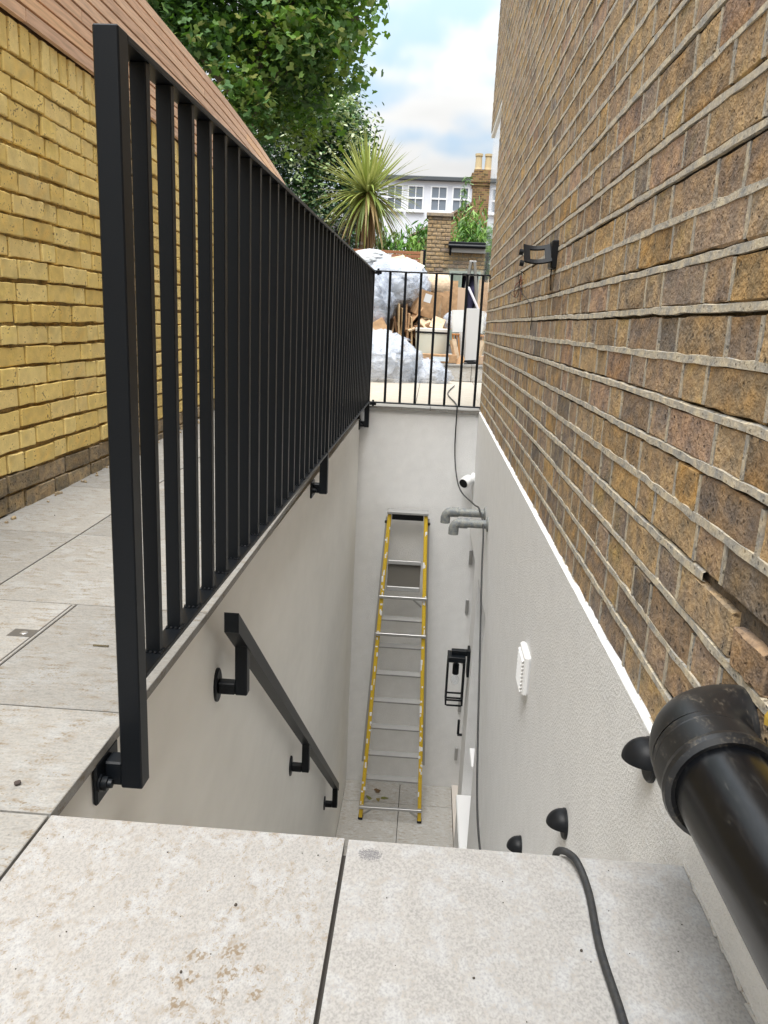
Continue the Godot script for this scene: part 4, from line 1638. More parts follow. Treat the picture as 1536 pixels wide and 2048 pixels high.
func handrail() -> void:
	var t := thing("handrail", "sloping black square handrail on three wall brackets in the stairwell", "handrail")
	var xc := -0.4545
	var a := V(xc, -0.018, 1.79)
	var b := V(xc, -2.245, 4.52)
	var st := begin()
	# square tube with plumb-cut ends
	var hw := 0.0185
	var hv := 0.026
	var c := []
	for p in [a, b]:
		c.append([p + Vector3(-hw, -hv, 0), p + Vector3(hw, -hv, 0), p + Vector3(hw, hv, 0), p + Vector3(-hw, hv, 0)])
	for k in 4:
		var j := (k + 1) % 4
		quad(st, c[0][k], c[0][j], c[1][j], c[1][k], c[0][k] + c[0][j] - 2 * a)
	quad(st, c[0][0], c[0][1], c[0][2], c[0][3], Vector3.BACK)
	quad(st, c[1][0], c[1][1], c[1][2], c[1][3], Vector3.FORWARD)
	part(t, "rail", st, M.black)
	var slope := (b.y - a.y) / (-(b.z - a.z))
	for d in [1.905, 3.12, 4.47]:
		var y: float = a.y + slope * (d - 1.79)
		st = begin()
		slab(st, xc - 0.0165, xc + 0.0165, y - 0.155, y - 0.005, d - 0.0165, d + 0.0165, 0.003)
		slab(st, -0.517, xc - 0.0165, y - 0.155, y - 0.122, d - 0.016, d + 0.016, 0.003)
		var br := part(t, "bracket", st, M.black)
		st = begin()
		lathe(st, [Vector2(0.0, 0.008), Vector2(0.030, 0.008), Vector2(0.033, 0.006), Vector2(0.033, 0.0)], Transform3D(Basis(Vector3(0, 1.45, 0), Vector3(1, 0, 0), Vector3(0, 0, -0.95)), V(-0.525, y - 0.135, d)), 18)
		part(br, "wall_plate", st, M.black)


# ------------------------------------------------------------------ the yellow ladder
func step_ladder() -> void:
	var t := thing("stepladder", "folded yellow stepladder with grey treads leaning on the end wall", "ladder")
	# plane of the front rails: s = 0 at the feet, 1 at the cap
	var left := func(s: float) -> Vector3: return V(lerpf(-0.352, -0.25, s), lerpf(-3.185, -0.735, s), lerpf(5.55, 5.985, s))
	var right := func(s: float) -> Vector3: return V(lerpf(0.125, 0.036, s), lerpf(-3.185, -0.735, s), lerpf(5.56, 5.985, s))
	for e in [left, right]:
		var st := begin()
		bar(st, e.call(0.004), e.call(0.995), 0.03, 0.06, 0.004, Vector3.RIGHT)
		var rail := part(t, "front_rail", st, M.fibreglass)
		st = begin()
		bar(st, e.call(-0.002), e.call(0.007), 0.038, 0.066, 0.006, Vector3.RIGHT)
		part(rail, "foot", st, M.black_plastic)
	# rear frame, folded behind and sticking out a little at the sides
	for e in [[-0.02, left], [0.02, right]]:
		var st := begin()
		bar(st, e[1].call(0.17) + Vector3(e[0] * 1.2, 0.02, -0.05), e[1].call(0.975) + Vector3(e[0] * 0.9, 0.02, -0.05), 0.022, 0.03, 0.003, Vector3.RIGHT)
		part(t, "rear_rail", st, M.aluminium)
	for s in [0.135, 0.216, 0.305, 0.393, 0.482, 0.572, 0.66]:
		var a: Vector3 = left.call(s)
		var b: Vector3 = right.call(s)
		var st := begin()
		box(st, (a + b) / 2 + Vector3(0, 0, -0.004), Vector3(a.distance_to(b) - 0.028, 0.016, 0.05), Basis(Vector3.RIGHT, 0.32), 0.002)
		part(t, "tread", st, M.aluminium)
	for s in [0.045, 0.615, 0.735]:
		var a: Vector3 = left.call(s) + Vector3(0, 0, 0.04)
		var b: Vector3 = right.call(s) + Vector3(0, 0, 0.04)
		var st := begin()
		bar(st, a - Vector3(0.02, 0, 0), b + Vector3(0.02, 0, 0), 0.024, 0.024, 0.003)
		part(t, "cross_bar", st, M.galvanised)
	for e in [[0.045, 0.0, 1.0], [0.045, 1.0, -1.0], [0.735, 1.0, -1.0]]:
		var a: Vector3 = left.call(e[0]).lerp(right.call(e[0]), e[1])
		var st := begin()
		bar(st, a + Vector3(0.02 * e[2], -0.075, 0.02), a + Vector3(0.10 * e[2], 0.0, 0.035), 0.012, 0.012)
		part(t, "brace", st, M.galvanised)
	# hinged work tray, folded flat
	var ta: Vector3 = left.call(0.765)
	var tb: Vector3 = right.call(0.838)
	var mid := (ta + tb) / 2
	var tilt := Basis(Vector3.RIGHT, -0.18)
	var st := begin()
	box(st, mid, Vector3(0.26, 0.20, 0.006), tilt, 0.002)
	var tray := part(t, "work_tray", st, mat(lin(0.12, 0.112, 0.098), 0.6))
	st = begin()
	box(st, mid + tilt * Vector3(0, 0.105, 0.012), Vector3(0.262, 0.03, 0.03), tilt, 0.003)
	box(st, mid + tilt * Vector3(0, -0.105, 0.012), Vector3(0.262, 0.035, 0.03), tilt, 0.003)
	part(tray, "tray_rim", st, M.galvanised)
	st = begin()
	var cap: Vector3 = (left.call(1.0) + right.call(1.0)) / 2
	box(st, cap + Vector3(0, 0.012, 0), Vector3(0.325, 0.024, 0.10), Basis.IDENTITY, 0.005)
	part(t, "top_cap", st, M.aluminium)
	st = begin()
	box(st, cap + Vector3(0, -0.03, 0.0), Vector3(0.25, 0.045, 0.02), Basis.IDENTITY, 0.003)
	part(t, "top_brace", st, M.black_plastic)
	for e in [left, right]:
		var s0 := -1.0 if e == left else 1.0
		st = begin()
		bar(st, e.call(0.968) + Vector3(-0.01 * s0, 0, -0.03), e.call(0.968) + Vector3(0.035 * s0, 0, -0.03), 0.022, 0.022, 0.004)
		part(t, "hinge_pin", st, M.black_plastic)
	# dried plaster and paint splashes
	var r := RandomNumberGenerator.new()
	r.seed = 44
	st = begin()
	for k in 70:
		var s := r.randf_range(0.02, 0.97)
		var p: Vector3 = (left if r.randf() < 0.5 else right).call(s)
		box(st, p + Vector3(r.randf_range(-0.012, 0.012), 0, 0.0305), Vector3(r.randf_range(0.005, 0.02), r.randf_range(0.01, 0.05), 0.002), Basis(Vector3.RIGHT, -0.17), 0.0008)
	var sp := part(t, "plaster_splash", st, M.white_paint)
	sp.set_meta("kind", "stuff")


# ------------------------------------------------------------------ things fixed to the walls
func wall_fittings() -> void:
	# hooded step lights
	for e in [[1.165, 0.05, "black dome step light half hidden behind the soil pipe"], [1.705, -0.452, "black dome step light in the middle of the white render"], [2.302, -0.965, "black dome step light at the front edge slab, lowest of the three"]]:
		var t := thing("step_light", e[2], "wall light", V(RENDER_X, e[1], e[0]), "step lights on the white render")
		var fr := Transform3D(Basis(Vector3(0, 1, 0), Vector3(-1, 0, 0), Vector3(0, 0, 1)), Vector3.ZERO)
		var st := begin()
		lathe(st, [Vector2(0.0, 0.008), Vector2(0.034, 0.008), Vector2(0.037, 0.005), Vector2(0.037, 0.0)], fr, 22)
		part(t, "base_plate", st, M.black_plastic)
		# a half dome open downwards
		st = begin()
		var rad := 0.036
		for i in 8:
			for j in 14:
				var q := []
				for k in [[i, j], [i + 1, j], [i + 1, j + 1], [i, j + 1]]:
					var u: float = PI / 2 * k[0] / 8.0
					var v: float = PI * k[1] / 14.0
					var n := Vector3(-sin(u), cos(u) * sin(v), cos(u) * cos(v))
					q.append([Vector3(-0.006, 0, 0) + n * Vector3(rad * 1.15, rad, rad), n])
				smooth_quad(st, q[0], q[1], q[2], q[3])
		part(t, "hood", st, M.black_plastic)
	# white louvred vent
	var v := thing("wall_vent", "white square louvred air vent on the render", "air vent", V(RENDER_X, -0.425, 2.53))
	var st := begin()
	slab(st, -0.021, 0.0, -0.068, 0.075, -0.072, 0.072, 0.006)
	part(v, "housing", st, M.white_plastic)
	for k in 9:
		st = begin()
		box(st, Vector3(-0.023, -0.055 + k * 0.0137, 0), Vector3(0.012, 0.004, 0.12), Basis(Vector3(0, 0, 1), 0.6), 0.001)
		part(v, "louvre", st, M.white_plastic)
	# white camera by the far corner
	var c := thing("security_camera", "small white security camera with a black face near the far corner", "camera", V(RENDER_X, -0.43, 6.02))
	st = begin()
	var fr2 := Transform3D(Basis(Vector3(0, 1, 0), Vector3(-1, 0, 0), Vector3(0, 0, 1)), Vector3.ZERO)
	lathe(st, [Vector2(0.0, 0.03), Vector2(0.035, 0.028), Vector2(0.045, 0.02), Vector2(0.045, 0.0)], fr2, 20)
	part(c, "mount", st, M.white_plastic)
	st = begin()
	var aim := Vector3(-0.55, -0.28, 0.78).normalized()
	var sx := aim.cross(Vector3.UP).normalized()
	var fr3 := Transform3D(Basis(sx, aim, sx.cross(aim)), Vector3(-0.03, 0.0, 0.0))
	lathe(st, [Vector2(0.0, 0.0), Vector2(0.028, 0.004), Vector2(0.04, 0.02), Vector2(0.043, 0.05), Vector2(0.042, 0.1), Vector2(0.036, 0.104)], fr3, 20)
	part(c, "body", st, M.white_plastic)
	st = begin()
	lathe(st, [Vector2(0.036, 0.1035), Vector2(0.03, 0.101), Vector2(0.0, 0.100)], fr3, 20)
	part(c, "lens_face", st, M.black_plastic)
	st = begin()
	tube(st, spline([Vector3(-0.005, -0.04, 0.0), Vector3(-0.02, -0.07, 0.01), Vector3(-0.006, -0.10, 0.0), Vector3(-0.003, -0.16, -0.01)], 5), 0.003, 6)
	part(c, "lead", st, M.white_plastic)
	# two grey waste pipes with elbows
	for e in [[4.74, -0.405, 0.155, "upper and longer grey waste pipe with a down-turned elbow"], [4.50, -0.412, 0.20, "lower and nearer grey waste pipe with a down-turned elbow"]]:
		var p := thing("waste_pipe", e[3], "pipe", V(RENDER_X, e[1], e[0]), "grey waste pipes on the render")
		var l: float = RENDER_X - e[2]
		st = begin()
		tube(st, [Vector3(0.02, 0, 0), Vector3(-l + 0.02, 0.0, 0)], 0.0255, 18, false)
		part(p, "pipe", st, M.grey_pipe)
		st = begin()
		var arc := []
		for k in 7:
			var a := PI / 2 * k / 6.0
			arc.append(Vector3(-l + 0.03 - 0.035 * sin(a), -0.035 + 0.035 * cos(a), 0))
		tube(st, arc, 0.0285, 18, false)
		tube(st, [Vector3(-l + 0.075, 0, 0), Vector3(-l + 0.03, 0, 0)], 0.0305, 18)
		tube(st, [Vector3(-l - 0.005, -0.03, 0), Vector3(-l - 0.005, -0.07, 0)], 0.0305, 18)
		part(p, "elbow", st, M.grey_pipe)
		st = begin()
		lathe(st, [Vector2(0.027, 0.012), Vector2(0.043, 0.006), Vector2(0.045, 0.0)], fr2, 20)
		part(p, "wall_collar", st, M.grey_pipe)
	# lantern
	var ln := thing("wall_lantern", "black open box lantern with a clear bulb beside the basement door", "lantern", V(RENDER_X, -1.56, 5.10))
	st = begin()
	slab(st, -0.018, 0.0, -0.10, 0.10, -0.05, 0.05, 0.003)
	part(ln, "wall_plate", st, M.black)
	st = begin()
	slab(st, -0.13, -0.018, 0.045, 0.085, -0.02, 0.02, 0.003)
	part(ln, "arm", st, M.black)
	st = begin()
	var lx := -0.093
	slab(st, lx - 0.062, lx + 0.062, 0.01, 0.05, -0.062, 0.062, 0.003)
	part(ln, "top_box", st, M.black)
	for sx2 in [-1, 1]:
		for sz in [-1, 1]:
			st = begin()
			slab(st, lx + sx2 * 0.057 - 0.0055, lx + sx2 * 0.057 + 0.0055, -0.315, 0.01, sz * 0.057 - 0.0055, sz * 0.057 + 0.0055, 0.001)
			part(ln, "upright", st, M.black)
	for y in [-0.275, -0.315]:
		for sz in [-1, 1]:
			st = begin()
			slab(st, lx - 0.0515, lx + 0.0515, y - 0.005, y + 0.005, sz * 0.057 - 0.005, sz * 0.057 + 0.005)
			slab(st, lx + sz * 0.057 - 0.005, lx + sz * 0.057 + 0.005, y - 0.005, y + 0.005, -0.0515, 0.0515)
			part(ln, "cross_bar", st, M.black)
	st = begin()
	tube(st, [Vector3(lx, 0.01, 0), Vector3(lx, -0.02, 0)], 0.006, 8)
	tube(st, [Vector3(lx, -0.02, 0), Vector3(lx, -0.026, 0), Vector3(lx, -0.095, 0), Vector3(lx, -0.10, 0)], [0.017, 0.023, 0.023, 0.02], 14)
	part(ln, "lamp_holder", st, M.black)
	st = begin()
	lathe(st, [Vector2(0.014, -0.10), Vector2(0.017, -0.112), Vector2(0.028, -0.13), Vector2(0.031, -0.148), Vector2(0.024, -0.168), Vector2(0.010, -0.178), Vector2(0.0, -0.18)], Transform3D(Basis.IDENTITY, Vector3(lx, 0, 0)), 16)
	part(ln, "bulb", st, M.glass)
	# black lamp bracket on the brick, its wires hanging loose
	var br := thing("lamp_bracket", "black curved lamp bracket without its lamp on the brick wall, wires hanging", "bracket", V(WALL_X, 0.972, 2.82))
	st = begin()
	slab(st, -0.022, 0.004, -0.047, 0.045, -0.036, 0.036, 0.004)
	part(br, "back_plate", st, M.black_plastic)
	st = begin()
	# cradle: an arc of sheet that reaches out from the plate, a window cut in it
	var ring := func(k: float, z: float, out: float) -> Vector3:
		var a := lerpf(0.0, 1.0, k)
		return Vector3(-0.02 - a * 0.092, 0.012 - 0.022 * sin(PI * 0.5 * a) - 0.035 * z * 0.0 + 0.018 * a * a + out, z)
	for strip in [[0.0, 1.0, -0.045, -0.026], [0.0, 1.0, 0.026, 0.045], [0.0, 0.22, -0.026, 0.026], [0.76, 1.0, -0.026, 0.026]]:
		for k in 8:
			var a := lerpf(strip[0], strip[1], k / 8.0)
			var b := lerpf(strip[0], strip[1], (k + 1) / 8.0)
			var p := [ring.call(a, strip[2], 0.0), ring.call(b, strip[2], 0.0), ring.call(b, strip[3], 0.0), ring.call(a, strip[3], 0.0)]
			var up := Vector3(0, 0.006, 0)
			quad(st, p[0] + up, p[1] + up, p[2] + up, p[3] + up, Vector3.UP)
			quad(st, p[0], p[1], p[2], p[3], Vector3.DOWN)
			quad(st, p[0], p[1], p[1] + up, p[0] + up, Vector3(0, 0, -1))
			quad(st, p[3], p[2], p[2] + up, p[3] + up, Vector3(0, 0, 1))
			if k == 7:
				quad(st, p[1], p[2], p[2] + up, p[1] + up, Vector3.LEFT)
			if k == 0:
				quad(st, p[0], p[3], p[3] + up, p[0] + up, Vector3.RIGHT)
	part(br, "cradle", st, M.black_plastic, Transform3D(Basis(Vector3.RIGHT, 0.75), Vector3(0, -0.006, 0)))
	for z in [-0.026, 0.018]:
		st = begin()
		tube(st, [Vector3(-0.112, -0.012 + z * 0.9, 0.01 - z), Vector3(-0.126, -0.010 + z * 0.9, 0.01 - z)], 0.010, 8)
		part(br, "clip", st, M.black_plastic)
	for w in [[0.0015, [Vector3(-0.012, -0.04, 0.01), Vector3(-0.014, -0.07, 0.015), Vector3(-0.008, -0.115, 0.0)]], [0.0013, [Vector3(-0.012, -0.04, -0.004), Vector3(-0.012, -0.08, -0.02), Vector3(-0.006, -0.118, -0.03)]]]:
		st = begin()
		tube(st, spline(w[1], 6), w[0], 5)
		part(br, "wire", st, M.black_plastic)
	var wr := thing("loose_wires", "tangle of thin red and black wires sticking out of the brick wall", "wires", V(WALL_X, 0.94, 3.78))
	for w in [[M.black_plastic, [Vector3(0.01, 0.02, 0), Vector3(-0.03, 0.035, 0.05), Vector3(-0.02, -0.05, 0.1), Vector3(-0.015, -0.11, 0.42), Vector3(-0.01, -0.16, 0.5), Vector3(-0.006, -0.22, 0.46)]], [mat(lin(0.24, 0.05, 0.02), 0.5), [Vector3(0.01, 0.01, 0), Vector3(-0.03, -0.02, -0.05), Vector3(-0.02, -0.07, -0.16), Vector3(-0.012, -0.03, -0.1), Vector3(-0.02, 0.015, 0.05), Vector3(-0.012, -0.09, 0.06)]], [M.black_plastic, [Vector3(0.01, 0.0, 0), Vector3(-0.02, -0.03, -0.12), Vector3(-0.03, -0.045, -0.3), Vector3(-0.012, -0.07, -0.1), Vector3(-0.02, 0.03, 0.06), Vector3(-0.012, -0.08, 0.1)]]]:
		st = begin()
		tube(st, spline(w[1], 7), 0.0016, 5)
		part(wr, "wire", st, w[0])


func soil_pipe() -> void:
	var t := thing("soil_pipe", "thick scuffed black soil pipe with an elbow going into the brick wall", "pipe", V(0.345, 0.248, 0.8))
	var st := begin()
	tube(st, [V(0, 0.0, 0), V(-0.001, -0.002, -0.4), V(-0.002, -0.005, -1.2), V(-0.002, -0.006, -1.7)], 0.055, 40, false)
	part(t, "pipe", st, M.soil_pipe_clean)
	# socket with a rounded lip
	st = begin()
	var fr := Transform3D(Basis(Vector3(1, 0, 0), Vector3(0, 0, -1), Vector3(0, 1, 0)), Vector3.ZERO)
	lathe(st, [Vector2(0.0545, -0.035), Vector2(0.060, -0.037), Vector2(0.0655, -0.033), Vector2(0.0668, -0.027), Vector2(0.0655, -0.020), Vector2(0.0622, -0.016), Vector2(0.0622, 0.018), Vector2(0.0605, 0.0205), Vector2(0.0610, 0.0225), Vector2(0.0610, 0.032), Vector2(0.0600, 0.034)], fr, 40)
	part(t, "socket", st, M.soil_pipe)
	st = begin()
	var arc := []
	for k in 15:
		var a := PI / 2 * k / 14.0
		arc.append(Vector3(0.055 * (1.0 - cos(a)), 0.0, -0.034 - 0.062 * sin(a)))
	arc.append(Vector3(0.11, 0.0, -0.096))
	tube(st, arc, 0.0598, 40, false)
	part(t, "elbow", st, M.soil_pipe)
	# a yellowed leaf caught against it
	var lf := leaf_mat(Color(0.55, 0.36, 0.06).linear_to_srgb(), 0.4, false)
	var l := put(self, "fallen_leaf", lobed_leaf(0.03), lf, Transform3D(Basis(Vector3(0.2, 1, 0.5).normalized(), 1.2).rotated(Vector3(0, 0, 1), 1.1), V(0.398, 0.312, 0.79)))
	tag(l, "yellowed leaf caught between the soil pipe and the wall", "leaf")


func cables() -> void:
	var c := begin()
	tube(c, spline([V(0.27, 0.105, 8.4), V(0.18, 0.105, 7.4), V(0.222, 0.108, 6.5), V(0.228, 0.108, 6.12), V(0.226, 0.07, 6.045), V(0.232, -0.25, 6.03), V(0.262, -0.42, 5.6), V(0.335, -0.40, 4.98), V(0.355, -0.375, 4.74), V(0.366, -0.42, 4.45), V(0.360, -0.62, 4.25), V(0.350, -0.95, 3.85), V(0.338, -1.25, 3.45), V(0.335, -1.45, 3.15), V(0.352, -1.55, 2.86), V(0.372, -1.62, 2.62), V(0.37, -1.30, 2.1), V(0.33, -0.72, 1.5), V(0.27, -0.22, 1.1), V(0.222, -0.02, 0.995), V(0.238, 0.0125, 0.955), V(0.248, 0.0066, 0.90), V(0.243, 0.0066, 0.80), V(0.247, 0.0066, 0.70), V(0.245, 0.0066, 0.6), V(0.25, 0.0066, 0.3), V(0.24, 0.0066, -0.3)], 8), 0.0051, 9)
	var o := part(self, "power_cable", c, M.cable)
	tag(o, "grey power cable hanging down the stairwell and over the front slab", "cable")


# ------------------------------------------------------------------ the heap of packaging
func crumple(c: Vector3, radii: Vector3, sd: int, amp: float, flat: float, sheets := 0, nu := 84, nv := 52) -> SurfaceTool:
	var big := FastNoiseLite.new()
	big.seed = sd
	big.frequency = 1.1
	big.fractal_octaves = 3
	var n := FastNoiseLite.new()
	n.seed = sd + 1
	n.frequency = 1.25
	n.fractal_type = FastNoiseLite.FRACTAL_RIDGED
	n.fractal_octaves = 4
	n.fractal_gain = 0.5
	n.domain_warp_enabled = true
	n.domain_warp_amplitude = 0.5
	n.domain_warp_frequency = 1.3
	var st := begin()
	st.set_smooth_group(0)
	var p := []
	for j in nv + 1:
		var row := []
		for i in nu + 1:
			var a := TAU * (i % nu) / nu
			var b := PI * j / nv
			var d := Vector3(sin(b) * cos(a), cos(b), sin(b) * sin(a))
			var f := 1.0 + amp * 1.0 * big.get_noise_3dv(d) + amp * (0.14 if sheets > 0 else 0.38) * n.get_noise_3dv(d * Vector3(1.9, 1.1, 1.9))
			var q := d * radii * f
			q.y = maxf(q.y, -flat * radii.y)
			row.append(c + q)
		p.append(row)
	for j in nv:
		for i in nu:
			for v in [p[j][i], p[j][i + 1], p[j + 1][i + 1], p[j][i], p[j + 1][i + 1], p[j + 1][i]]:
				st.add_vertex(v)
	if sheets > 0:
		var r := RandomNumberGenerator.new()
		r.seed = sd
		var sz := (radii.x + radii.y + radii.z) / 3.0
		for k in sheets:
			var az := r.randf_range(-1.9, 1.9)
			var el := r.randf_range(-0.1, 1.2)
			var out := Vector3(sin(az) * cos(el), sin(el), cos(az) * cos(el))
			var x := Vector3.UP.cross(out).normalized().rotated(out, r.randf_range(-1.0, 1.0))
			var y := out.cross(x)
			var mid := c + out * radii * 0.98
			var w := sz * r.randf_range(0.55, 0.95)
			var h := sz * r.randf_range(0.4, 0.8)
			var g := []
			for j in 25:
				var row := []
				for i in 25:
					var u := i / 12.0 - 1.0
					var v := j / 12.0 - 1.0
					var q := Vector3(u * 1.3 + k * 5.0, v * 0.7, 0.3 * k)
					var lift := n.get_noise_3dv(q * 0.6) * 0.15 * sz - (u * u + v * v) * 0.20 * sz + 0.05 * sz
					var pt := mid + x * (u * w * (1.0 + 0.2 * big.get_noise_2d(v * 2.0, k))) + y * (v * h * (1.0 + 0.2 * big.get_noise_2d(u * 2.0, k + 9.0))) + out * lift
					pt.y = maxf(pt.y, c.y - flat * radii.y)
					row.append(pt)
				g.append(row)
			for j in 24:
				for i in 24:
					for e in [g[j][i], g[j + 1][i + 1], g[j][i + 1], g[j][i], g[j + 1][i], g[j + 1][i + 1]]:
						st.add_vertex(e)
	st.index()
	st.generate_normals()
	return st


func curl(c: Vector3, radius: float, length: float, from: float, to: float, basis: Basis, thick := 0.006) -> SurfaceTool:
	# a sheet of card rolled about local x
	var st := begin()
	var n := 18
	for k in n:
		var q := []
		for a in [lerpf(from, to, float(k) / n), lerpf(from, to, float(k + 1) / n)]:
			for rr in [radius, radius - thick]:
				for x in [-length / 2, length / 2]:
					q.append(c + basis * Vector3(x, sin(a) * rr, cos(a) * rr))
		var o := basis * Vector3(0, sin(lerpf(from, to, (k + 0.5) / n)), cos(lerpf(from, to, (k + 0.5) / n)))
		quad(st, q[0], q[1], q[5], q[4], o)
		quad(st, q[2], q[3], q[7], q[6], -o)
		quad(st, q[0], q[2], q[6], q[4], basis * Vector3.LEFT)
		quad(st, q[1], q[3], q[7], q[5], basis * Vector3.RIGHT)
	return st


func loose(called: String, st: SurfaceTool, m: Material, label: String, category: String, group := "") -> MeshInstance3D:
	var o := part(self, called, st, m)
	tag(o, label, category, group)
	return o


func panel(c: Vector3, size: Vector3, rot: Vector3) -> SurfaceTool:
	var st := begin()
	box(st, c, size, Basis.from_euler(rot), 0.0015)
	return st


func rubbish() -> void:
	var st0: SurfaceTool
	# clear polythene
	loose("plastic_sheet", crumple(V(-0.56, 0.25, 8.8), Vector3(0.44, 0.33, 0.32), 3, 0.42, 0.5, 9), M.film, "crumpled clear plastic sheet on the patio, lowest in the heap", "plastic sheet", "plastic sheets in the rubbish heap")
	loose("plastic_sheet", crumple(V(-0.05, 0.16, 8.85), Vector3(0.24, 0.15, 0.16), 7, 0.5, 0.5, 9), M.film, "small wad of clear plastic at the foot of the tiled riser", "plastic sheet", "plastic sheets in the rubbish heap")
	loose("plastic_sheet", crumple(V(-0.48, 1.16, 10.2), Vector3(0.40, 0.30, 0.32), 11, 0.32, 0.8, 9), M.film, "billowing clear plastic wrap high on the heap, under the cardboard flaps", "plastic sheet", "plastic sheets in the rubbish heap")
	loose("plastic_sheet", crumple(V(-0.86, 0.92, 9.9), Vector3(0.30, 0.45, 0.30), 15, 0.4, 0.9, 9), M.film, "tall clear plastic wrap beside the corner of the railings", "plastic sheet", "plastic sheets in the rubbish heap")
	loose("plastic_sack", crumple(V(-0.86, 1.50, 10.6), Vector3(0.27, 0.13, 0.26), 19, 0.18, 0.8), M.white_sack, "plump white sack on the top of the rubbish heap", "sack")
	loose("plastic_sack", crumple(V(-0.46, 1.08, 10.35), Vector3(0.27, 0.33, 0.2), 23, 0.14, 0.9), M.white_sack, "white padded sack behind the clear plastic wrap", "sack")
	loose("plastic_sack", crumple(V(0.24, 0.78, 9.9), Vector3(0.10, 0.10, 0.1), 29, 0.4, 0.9, 9), M.film, "small clump of clear plastic behind the white drum", "plastic bag")
	# cardboard
	loose("cardboard_sheet", panel(V(-0.50, 1.46, 10.3), Vector3(0.34, 0.22, 0.006), Vector3(-0.8, 0.3, 0.35)), M.card_pale, "pale cardboard flap leaning against the white sack", "cardboard")
	loose("cardboard_sheet", panel(V(-0.33, 1.40, 10.2), Vector3(0.30, 0.26, 0.006), Vector3(-0.7, -0.2, -0.5)), mat(lin(0.6, 0.58, 0.52), 0.8), "greyish card flap right of the pale cardboard flap", "cardboard")
	loose("cardboard_sheet", panel(V(-0.60, 1.42, 10.15), Vector3(0.34, 0.16, 0.006), Vector3(-1.0, 0.1, 0.2)), M.white_sack, "white foam sheet lying below the plump white sack", "foam sheet")
	loose("cardboard_roll", curl(V(-0.02, 1.20, 10.3), 0.15, 0.36, -0.4, 3.6, Basis(Vector3.UP, 0.25)), M.card_pale, "pale rolled sheet of cardboard behind the third and fourth bars", "cardboard roll")
	loose("cardboard_sheet", curl(V(0.13, 0.86, 10.35), 0.17, 0.42, 0.2, 2.4, Basis(Vector3(0, 0, 1), PI / 2)), M.card_pale, "curled upright card behind the fourth bar, below the roll", "cardboard")
	var bx := thing("cardboard_box", "open brown cardboard box with a white label, tilted in the heap", "cardboard box", V(-0.10, 0.98, 10.05))
	var tilt := Basis.from_euler(Vector3(0.15, 0.35, -0.22))
	for e in [[Vector3(0, 0, 0.15), Vector3(0.27, 0.30, 0.006)], [Vector3(0.135, 0, 0), Vector3(0.006, 0.30, 0.30)], [Vector3(-0.135, 0, 0), Vector3(0.006, 0.30, 0.30)], [Vector3(0, -0.15, 0), Vector3(0.27, 0.006, 0.30)], [Vector3(0, 0, -0.15), Vector3(0.27, 0.30, 0.006)]]:
		var st := begin()
		box(st, tilt * e[0], e[1], tilt)
		part(bx, "side", st, M.card)
	var lb := begin()
	box(lb, tilt * Vector3(-0.05, 0.07, 0.1545), Vector3(0.09, 0.10, 0.001), tilt)
	part(bx, "label", lb, mat(lin(0.72, 0.74, 0.76), 0.6))
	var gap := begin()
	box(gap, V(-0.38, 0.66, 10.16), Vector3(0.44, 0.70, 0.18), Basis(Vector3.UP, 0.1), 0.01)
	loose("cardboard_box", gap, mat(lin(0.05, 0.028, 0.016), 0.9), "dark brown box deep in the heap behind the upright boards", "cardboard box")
	for e in [[-0.43, 0.70, 10.0, 0.01, 0.03, 0.52, "first"], [-0.385, 0.68, 9.98, 0.008, 0.02, 0.46, "second"], [-0.31, 0.62, 9.96, 0.012, -0.03, 0.46, "third"], [-0.262, 0.60, 9.92, 0.01, 0.06, 0.42, "fourth"]]:
		var st := begin()
		box(st, V(e[0], e[1], e[2]), Vector3(e[3] * 1.6, e[5], 0.22), Basis.from_euler(Vector3(0.06, 0.15, e[4])), 0.002)
		loose("upright_board", st, M.card if e[6] == "third" else M.timber, "thin orange brown board standing on edge, %s from the left in the heap" % e[6], "board", "boards standing in the heap")
	for e in [[V(-0.22, 0.84, 9.95), Vector3(0.26, 0.008, 0.24), Vector3(0.25, 0.2, 0.95), M.card, "brown card panel propped at a steep slant behind the drum"], [V(-0.17, 0.71, 9.9), Vector3(0.30, 0.02, 0.2), Vector3(0.15, 0.25, 0.42), M.card_pale, "pale card edge sloping up behind the drum"], [V(-0.10, 0.735, 9.85), Vector3(0.14, 0.012, 0.22), Vector3(0.2, -0.2, -0.75), M.card_pale, "pale folded card flap sloping down to the right behind the drum"], [V(-0.10, 0.66, 9.88), Vector3(0.24, 0.13, 0.2), Vector3(0.1, 0.3, 0.2), M.card_dark, "dark brown carton just behind the lid of the drum"], [V(0.06, 0.745, 9.80), Vector3(0.16, 0.16, 0.01), Vector3(-0.5, 0.1, -0.35), M.card_pale, "cream card corner sticking up behind the drum"], [V(0.16, 0.98, 10.6), Vector3(0.30, 0.62, 0.012), Vector3(-0.12, -0.25, 0.04), M.card, "big brown cardboard sheet standing behind the fifth bar"], [V(0.29, 0.95, 10.8), Vector3(0.26, 0.55, 0.012), Vector3(-0.1, 0.3, -0.06), mat(lin(0.50, 0.36, 0.25), 0.85), "brown cardboard sheet leaning beside the white stick"], [V(-0.62, 0.60, 9.55), Vector3(0.26, 0.30, 0.01), Vector3(-0.3, 0.5, 0.5), M.card, "brown card sheet in the lower left of the heap"], [V(-0.55, 0.50, 9.3), Vector3(0.10, 0.30, 0.012), Vector3(-0.2, -0.2, -0.25), M.white_sack, "white foam strip in the lower left of the heap"], [V(-0.36, 0.47, 9.5), Vector3(0.20, 0.03, 0.04), Vector3(0.0, 0.3, -0.6), M.card_pale, "pale batten end poking out beside the upright boards"], [V(0.28, 0.44, 9.4), Vector3(0.05, 0.26, 0.10), Vector3(-0.1, 0.3, 0.25), M.card_pale, "cream torn card between the drum and the stool legs"]]:
